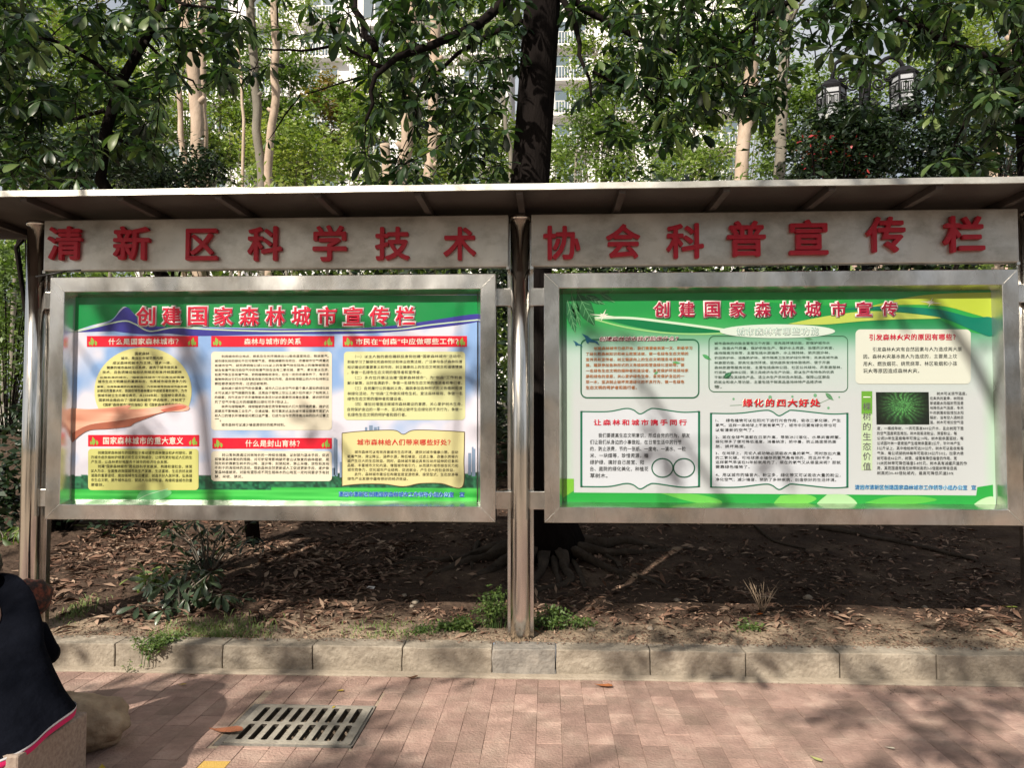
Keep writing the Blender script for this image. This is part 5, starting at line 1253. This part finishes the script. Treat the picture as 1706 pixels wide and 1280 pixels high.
# dead twiggy weed
B = bed_at(1270, 1022); t = empty('dead_weed', B, 0, 'dry leafless twiggy weed standing in the dark soil right of centre', 'weed')
for k in range(15):
    a = random.uniform(-.9, .9); L = random.uniform(.1, .24); b = MB()
    p = [Vector((0,0,-.01)), Vector((math.sin(a)*L*.5, random.uniform(-.03,.03), L*.55)), Vector((math.sin(a)*L, random.uniform(-.05,.05), L*math.cos(a*.6)))]
    b.tube(p, [.0025,.0018,.0008], 4)
    q = p[1]; b.tube([q, q+Vector((random.uniform(-.04,.04), 0, .06))], [.0015,.0006], 4); b.obj('twig', noise_mat('dry_twig', [(.22,.16,.11),(.32,.25,.18)], scale=20, bump=0) if k == 0 else TW, t)
    TW = t.children[0].data.materials[0] if k == 0 else TW
# leaf litter carpet
n = 44000
px_ = RNG.uniform(-3.9, 3.9, n); py_ = np.abs(RNG.beta(1.1, 2.2, n))*6.2+.0; keep = RNG.random(n) < np.where(py_ < .18, .35, 1)
px_, py_ = px_[keep], py_[keep]; n = len(px_)
# denser on the left half like the photograph
nz_ = np.array([mnoise.noise(Vector((a*1.6, b_*1.6, 4))) for a, b_ in zip(px_, py_)]); k_ = RNG.random(n) < np.where(px_ < -1.0, 1, np.where(py_ > .5, .5, .85))*np.clip(.65+1.6*nz_, .2, 1); px_, py_ = px_[k_], py_[k_]; n = len(px_)
pz = np.array([G(a, b_) for a, b_ in zip(px_, py_)])+RNG.uniform(.002, .018, n)
d = RNG.normal(size=(n, 3)); d[:, 2] *= .18; up = RNG.normal(size=(n, 3))*.28+np.array([0, 0, 1.])
lt = RNG.random(n)
link_ = link('leaf_litter', cloud_mesh('leaf_litter', 'mid', np.stack([px_, py_, pz], 1), frames(d, up), (RNG.gamma(3.2, .015, n)*np.where(px_ < -1, 1.35, 1)).clip(.012, .12), lt, LIT), None); tag(link_, kind='stuff')
n = 9000
x_ = RNG.uniform(-3.6, 3.6, n); y_ = -.13+np.abs(RNG.normal(0, .32, n)); z_ = np.array([max(.147, G(a, b_)) if b_ < 0 else G(a, b_) for a, b_ in zip(x_, y_)])+.004
d = RNG.normal(size=(n, 3)); d[:, 2] *= .2
tag(link('bark_crumbs', cloud_mesh('bark_crumbs', 'small', np.stack([x_, y_, z_], 1), frames(d, RNG.normal(size=(n, 3))*.5+np.array([0,0,1.])), RNG.uniform(.006, .022, n), RNG.random(n), LIT), None), kind='stuff')
# grit on the paving
n = 900; x_ = RNG.uniform(-2.6, 3.2, n); y_ = -.225-np.abs(RNG.normal(0, .12, n)); z_ = np.full(n, .003)
d = RNG.normal(size=(n, 3)); d[:, 2] *= .1
tag(link('path_grit', cloud_mesh('path_grit', 'small', np.stack([x_, y_, z_], 1), frames(d, RNG.normal(size=(n, 3))*.3+np.array([0,0,1.])), RNG.uniform(.004, .012, n), RNG.random(n), LIT), None), kind='stuff')
# roots and sticks on the right
for pth, r_, lbl in (([(1365,883),(1430,893),(1490,915),(1560,925),(1650,945)], .028, 'thick surface root curving across the bank under the right display case'),
                ([(1240,880),(1290,905),(1360,935)], .016, 'thin straight surface root left of the thick one')):
    P = [bed_at(*q) for q in pth]; B = P[0].copy(); f = []
    for i in range(len(P)-1):
        for s_ in (0, .25, .5, .75):
            q = P[i].lerp(P[i+1], s_); q.z = G(q.x, q.y)+.012; f.append(q-B)
    b = MB(); b.tube(f, [r_*(1-.55*i/len(f)) for i in range(len(f))], 8, wob=.3); o = b.obj('surface_root', root_m, None, loc=B); tag(o, lbl, 'root')
# stones and rubbish
def pebble(label, px, py, r, mat, flat=.6):
    B = bed_at(px, py); bm = bmesh.new(); bmesh.ops.create_icosphere(bm, subdivisions=2, radius=r)
    sd_ = random.random()*50
    for v in bm.verts: v.co = v.co*(1+.35*mnoise.noise(v.co/r*1.1+Vector((sd_,0,0)))); v.co.z *= flat
    m = bpy.data.meshes.new('stone'); bm.to_mesh(m); bm.free(); m.polygons.foreach_set('use_smooth', [True]*len(m.polygons))
    o = link('stone', m, mat, None, B+Vector((0, 0, r*.3))); tag(o, label, 'stone')
st_m = noise_mat('pale_pebble', [(.20,.165,.13), (.33,.28,.225)], scale=18, rough=.9, bump=.4)
for a in (('pale stone in the soil left of the centre post',692,995,.025),('squarish dull stone beside the pale one',673,993,.02),('small pale stone below the other two',686,1012,.018),
          ('round grey stone in the dark soil right of centre',1345,998,.03),('flat pale stone at the foot of the right weed clump',985,1052,.022),('whitish pebble right of the centre roots',957,1004,.012),
          ('angular pale stone on the sandy strip',1083,1048,.022),('small stone far right in the soil',1393,1023,.018),('stone half buried left of the twiggy weed',1128,1002,.022),
          ('tiny pale stone near the kerb at the right',1540,1010,.016)): pebble(*a, st_m)
b = MB(); B = bed_at(618, 975); b.add([(-.028,-.012,.012),(.022,-.014,.006),(.028,.014,.018),(-.022,.016,.02)], [(0,1,2,3)]); o = b.obj('paper_scrap', flat_mat('white_paper', (235,230,228), .8), None, loc=B); tag(o, 'small white paper scrap on the dark soil under the left display case', 'paper')
# single fallen leaves that stand out
def fallen(label, px, py, L, rgb, ang, ground=True, curl=.25):
    B = atz(px, py, .004) if ground else bed_at(px, py)
    v = _v.copy(); v[:, 1] *= 1.25; x = v[:, 0]; v[:, 2] = .02+curl*(x-.5)**2*1.2+.5*np.abs(v[:, 1])*.8
    v *= L; m = bpy.data.meshes.new('fallen_leaf'); m.from_pydata([tuple(q) for q in v], [], [tuple(q) for q in _f]); m.polygons.foreach_set('use_smooth', [True]*len(_f))
    c = lin(rgb); mt = noise_mat('fallen_leaf_skin', [tuple(k*.45 for k in c), tuple(k*.8 for k in c)], scale=25, rough=.6, bump=.3)
    o = link('fallen_leaf', m, mt, None, B); o.rotation_euler = (0, 0, R(ang)); tag(o, label, 'leaf')
fallen('large orange brown leaf lying over the left end of the drain grate', 348, 1220, .165, (178,112,80), -6)
fallen('small dark curled leaf on the bricks near the kerb, right of the creeper', 310, 1127, .05, (80,60,45), 10)
fallen('pale yellow leaf on the bricks left of the grate', 296, 1142, .045, (205,175,80), 5)
fallen('dark brown curled leaf against the kerb below the centre-left case', 675, 1132, .07, (95,62,40), 12, curl=.6)
fallen('orange brown leaf on the bricks just right of the centre post', 990, 1143, .10, (170,105,62), -18)
fallen('yellow leaf scrap on the upper rim of the grate', 553, 1182, .03, (215,190,60), 80)
fallen('small yellow leaf on the bricks above the grate', 560, 1152, .04, (200,170,60), 0)
fallen('torn yellow leaf at the bottom edge beside the stone block', 170, 1276, .06, (220,190,50), -60)
fallen('pale green leaf on the bricks at the bottom right', 1350, 1262, .06, (185,190,120), -60)
fallen('pale sliver of leaf on the bricks right of the green leaf', 1474, 1246, .04, (225,215,195), -30)
fallen('orange leaf at the foot of the twiggy weed', 1255, 1026, .07, (205,110,40), 20, False)
fallen('long yellow green leaf in the soil at the far right', 1668, 1012, .09, (150,160,70), -25, False)
fallen('long brown leaf on the soil left of centre', 540, 985, .11, (110,78,55), 20, False)
fallen('upright curled brown leaf in the soil by the white paper', 585, 965, .09, (90,66,48), -70, False)
fallen('reddish curled leaf at the sandy edge left of centre', 560, 1042, .07, (120,60,42), 40, False)
fallen('orange leaf on the creeping weeds beside the centre post', 770, 1035, .07, (200,140,70), 10, False)
fallen('small orange leaf in the litter at the far right edge', 1670, 1040, .05, (190,120,60), 5, False)

# ---------------------------------------------------------------- boulder, stone block, seated person
B = atz(150, 1215, 0); 
bm = bmesh.new(); bmesh.ops.create_icosphere(bm, subdivisions=5, radius=1)
for v in bm.verts:
    k = 1+.22*mnoise.noise(v.co*1.3+Vector((4,1,0)))+.09*mnoise.noise(v.co*3.2)+.035*mnoise.noise(v.co*9)+.012*mnoise.noise(v.co*25); v.co = v.co*k
    v.co = Vector((v.co.x*.20, v.co.y*.15, max(-.9, v.co.z)*.112))
m = bpy.data.meshes.new('boulder'); bm.to_mesh(m); bm.free(); m.polygons.foreach_set('use_smooth', [True]*len(m.polygons))
bc = at(142, 1198, -1.18)
o = link('boulder', m, boulder_m, None, Vector((bc.x, -1.20, .10))); o.rotation_euler = (0, .06, .1)
tag(o, 'rounded tan boulder on the bricks behind the stone block at lower left', 'boulder')
b = MB(); bx = at(135, 1230, -1.60).x
b.box((bx-.62, -1.95, 0), (bx, -1.56, .29))
o = b.obj('stone_block', granite, None, .008); tag(o, 'grey granite block seat under the seated person at lower left', 'stone seat')

# person seated on the block, facing left, back rounded towards the right
cloth_m = noise_mat('navy_cloth', [(.0022,.0026,.0045), (.005,.006,.010)], scale=8, rough=.95, bump=.8, bscale=9, spec=.03, dist=.03)
pink_m = flat_mat('pink_trim', (205,20,95), .7); white_m = flat_mat('white_piping', (215,215,220), .7)
skin_m = noise_mat('skin', [(.34,.19,.13), (.42,.25,.17)], scale=20, rough=.55, bump=.1)
hair_m = noise_mat('black_hair', [(.008,.007,.007), (.025,.02,.018)], scale=60, rough=.45, bump=.6, stretch=(1,1,.15))
trouser_m = noise_mat('dark_trousers', [(.02,.02,.024), (.04,.04,.045)], scale=12, rough=.9, bump=.3)
sx_ = -2.07; sy_ = -1.76
per = empty('person', (sx_, sy_, .29), R(-90), 'person seen from behind, hunched on the block, black top with pink and white hem', 'person')
def skin_body(joints, bonesr, edges):
    me = bpy.data.meshes.new('body'); me.from_pydata(joints, edges, []); o = bpy.data.objects.new('body', me); COL.objects.link(o)
    md = o.modifiers.new('s', 'SKIN'); 
    for i, v in enumerate(me.skin_vertices[0].data): v.radius = bonesr[i]; v.use_root = (i == 0)
    ss = o.modifiers.new('u', 'SUBSURF'); ss.levels = 2; ss.render_levels = 2
    bpy.context.view_layer.update(); dg = bpy.context.evaluated_depsgraph_get(); m2 = bpy.data.meshes.new_from_object(o.evaluated_get(dg))
    bpy.data.objects.remove(o); m2.polygons.foreach_set('use_smooth', [True]*len(m2.polygons)); return m2
J, Rr, E = [], [], []
def jn(p, r, par=None):
    J.append(p); Rr.append(r if isinstance(r, tuple) else (r, r)); 
    if par is not None: E.append((par, len(J)-1))
    return len(J)-1
pel = jn((0, 0, .10), (.15,.13)); s1 = jn((-.04, 0, .22), (.14,.12), pel); s2 = jn((-.13, 0, .34), (.15,.13), s1); s3 = jn((-.235, -.04, .34), (.07,.07), s2)
nk = jn((-.30, -.07, .44), .05, s3); hd0 = jn((-.335, -.13, .455), .07, nk); hd1 = jn((-.355, -.14, .51), .082, hd0); hd2 = jn((-.36, -.14, .56), .055, hd1)
for s_ in (-1, 1):
    hp = jn((-.02, s_*.10-.04, .085), .085, pel); kn = jn((-.42, s_*.13-.14, .08), .06, hp); an_ = jn((-.40, s_*.13-.14, -.19), .04, kn); ft = jn((-.52, s_*.14-.14, -.25), .033, an_)
    sh = jn((-.22, s_*.11-.03, .30), .04, s3); el = jn((-.34, s_*.16, .16), .042, sh); wr = jn((-.40, s_*.08-.09, .06), .028, el); hn = jn((-.43, s_*.06-.09, .0), (.032,.018), wr)
    for f_ in range(4):
        a = jn((-.435, s_*(.075-.019*f_)-.09, -.045), .0095, hn); jn((-.42, s_*(.072-.018*f_)-.09, -.08), .008, a)
    a = jn((-.46, s_*.03-.09, -.02), .010, hn); jn((-.465, s_*.025-.09, -.05), .009, a)
bm_ = skin_body(J, Rr, E); link('body', bm_, skin_m, per)
b = MB()
for s_ in (-1, 1):
    b.tube([(-.43, s_*.032-.14, .515), (-.445, s_*.032-.14, .515)], .011, 8)
b.obj('eyes', hair_m, per); b = MB(); b.tube([(-.43,-.14,.51),(-.458,-.14,.485),(-.435,-.14,.478)], [.010,.016,.010], 8); b.obj('nose', skin_m, per)
b = MB(); b.tube([(-.425,-.16,.455),(-.432,-.14,.455),(-.425,-.12,.455)], .006, 6); b.obj('mouth', flat_mat('lips', (150,80,75), .6), per)
def ear(s_):
    b = MB(); b.tube([(-.35, -.14+s_*.078, .53), (-.335, -.14+s_*.089, .51), (-.345, -.14+s_*.08, .482)], [.012,.016,.01], 8); b.obj('ear', skin_m, per)
ear(1); ear(-1)
# hair cap
bm = bmesh.new(); bmesh.ops.create_uvsphere(bm, u_segments=28, v_segments=18, radius=1)
for v in bm.verts:
    c = v.co.copy(); r = 1+.05*mnoise.noise(c*5)
    v.co = Vector((-.340+c.x*.098*r, -.14+c.y*.092*r, .53+c.z*.095*r))
bmesh.ops.delete(bm, geom=[v for v in bm.verts if v.co.x < -.385 and v.co.z < .56], context='VERTS')
m = bpy.data.meshes.new('hair'); bm.to_mesh(m); bm.free(); m.polygons.foreach_set('use_smooth', [True]*len(m.polygons)); link('hair', m, hair_m, per)
# garment: rings from neck over the rounded back to the flared hem
prof = [((-.31,-.07,.455), .060, .07), ((-.285,-.065,.44), .105, .165), ((-.225,-.04,.395), .15, .225), ((-.15,-.02,.325), .185, .265), ((-.08,.0,.25), .215, .305), ((-.03,.025,.17), .24, .355), ((0,.045,.10), .26, .40), ((.01,.06,.055), .28, .43)]
def garment_ring(c, rx, ry, k, n=44, tilt=.0):
    out = []
    for i in range(n):
        a = 2*math.pi*i/n; fold = 1+.028*k*math.sin(a*7+1.3)+.015*k*math.sin(a*13)
        x = math.cos(a)*rx*fold; y = math.sin(a)*ry*fold; sx2 = 1 if x > 0 else .9
        tz = -x*.62*(1-k)-max(0, x)*.42*k+abs(y)*.03*k
        nn = mnoise.noise(Vector((x*5, y*5, c[2]*7)))*.018+mnoise.noise(Vector((x*3+c[2]*6, y*13, 2)))*.010; sc_ = 1+nn/max(.1, math.hypot(x, y))*min(1, k*3)
        out.append((c[0]+x*sx2*sc_, c[1]+y*sc_, c[2]+tz))
    return out
vs, fs = [], []; n = 44
fine = []
for i in range(len(prof)-1):
    for s_ in (0, .25, .5, .75):
        a, c = prof[i], prof[i+1]; fine.append((tuple(np.array(a[0])*(1-s_)+np.array(c[0])*s_), a[1]*(1-s_)+c[1]*s_, a[2]*(1-s_)+c[2]*s_))
fine.append(prof[-1]); K = len(fine)
for i, (c, rx, ry) in enumerate(fine): vs += garment_ring(c, rx, ry, i/(K-1))
fs = [(i*n+k, i*n+(k+1) % n, (i+1)*n+(k+1) % n, (i+1)*n+k) for i in range(K-1) for k in range(n)]
b = MB(); b.add(vs, fs, True); top_ = b.obj('top', cloth_m, per)
sm_ = top_.modifiers.new('s', 'SUBSURF'); sm_.levels = 1; sm_.render_levels = 2
def band(name, mat, dz0, dz1, off):
    c, rx, ry = prof[-1]; r0 = garment_ring(c, rx+off, ry+off, 1); v = [(x, y, z+dz0) for x, y, z in r0]+[(x*1.0+.002*(x > 0), y, z+dz1) for x, y, z in r0]
    v += [(x*.985, y*.985, z+dz1) for x, y, z in r0]
    b = MB(); b.add(v, [(k, (k+1) % n, n+(k+1) % n, n+k) for k in range(n)]+[(n+k, n+(k+1) % n, 2*n+(k+1) % n, 2*n+k) for k in range(n)], True); o = b.obj(name, mat, top_)
    q = o.modifiers.new('s', 'SUBSURF'); q.levels = 1; q.render_levels = 2
band('hem_piping', white_m, .006, -.004, .002); band('hem_band', pink_m, -.004, -.026, .001)
for s_ in (-1, 1):
    b = MB(); b.tube([(-.22, s_*.10-.03, .31), (-.29, s_*.155, .26), (-.345, s_*.16, .17), (-.38, s_*.15, .165)], [.062,.062,.056,.05], 16); b.obj('sleeve', cloth_m, per)
    b = MB(); b.tube([(.0, s_*.10-.04, .08), (-.2, s_*.115-.09, .085), (-.42, s_*.125-.14, .08), (-.445, s_*.125-.14, .02), (-.41, s_*.13-.14, -.18)], [.10,.09,.075,.068,.058], 16); b.obj('trouser_leg', trouser_m, per)
    b = MB(); b.tube([(-.36, s_*.14-.14, -.255), (-.42, s_*.145-.14, -.245), (-.52, s_*.15-.14, -.255), (-.57, s_*.15-.14, -.265)], [.035,.042,.04,.02], 10); b.obj('shoe', flat_mat('black_shoe', (30,30,32), .5), per)
# patterned bundle behind the person, between the head and the post
pc_ = at(50, 997, -1.15)
pm_ = noise_mat('brown_red_pattern', [(.012,.01,.01), (.05,.018,.012), (.18,.045,.025)], scale=26, rough=.8, bump=.4, pos=[.42,.5,.62])
bm = bmesh.new(); bmesh.ops.create_icosphere(bm, subdivisions=4, radius=1)
for v in bm.verts:
    k = 1+.18*mnoise.noise(v.co*1.6)+.05*mnoise.noise(v.co*6); v.co = Vector((v.co.x*.095*k, v.co.y*.09*k, v.co.z*.085*k))
m = bpy.data.meshes.new('headscarf'); bm.to_mesh(m); bm.free(); m.polygons.foreach_set('use_smooth', [True]*len(m.polygons))
per2 = empty('person', (pc_.x, -1.15, 0), 0, 'second person crouching beyond the first, only a brown and red patterned headscarf showing', 'person')
h = link('headscarf', m, pm_, per2, (0, 0, pc_.z))
J, Rr, E = [], [], []
z_ = pc_.z
pel = jn((-.22, .02, .16), (.13,.12)); s1 = jn((-.22, .0, .32), (.12,.11), pel); s2 = jn((-.16, 0, z_-.20), (.11,.09), s1); nk = jn((-.01, 0, z_-.10), .045, s2); hd = jn((0, 0, z_), .075, nk)
for s_ in (-1, 1):
    kn = jn((-.30, s_*.12, .36), .06, pel); an_ = jn((-.22, s_*.12, .05), .04, kn); jn((-.32, s_*.12, .03), .035, an_)
    sh = jn((-.18, s_*.13, z_-.20), .05, s2); el = jn((-.30, s_*.16, .36), .04, sh); wr = jn((-.42, s_*.08, .42), .028, el); jn((-.47, s_*.05, .43), (.03,.018), wr)
link('body', skin_body(J, Rr, E), cloth_m, per2)
print('objects', len(bpy.data.objects), 'tris', sum(len(m.polygons)*2 for m in bpy.data.meshes))
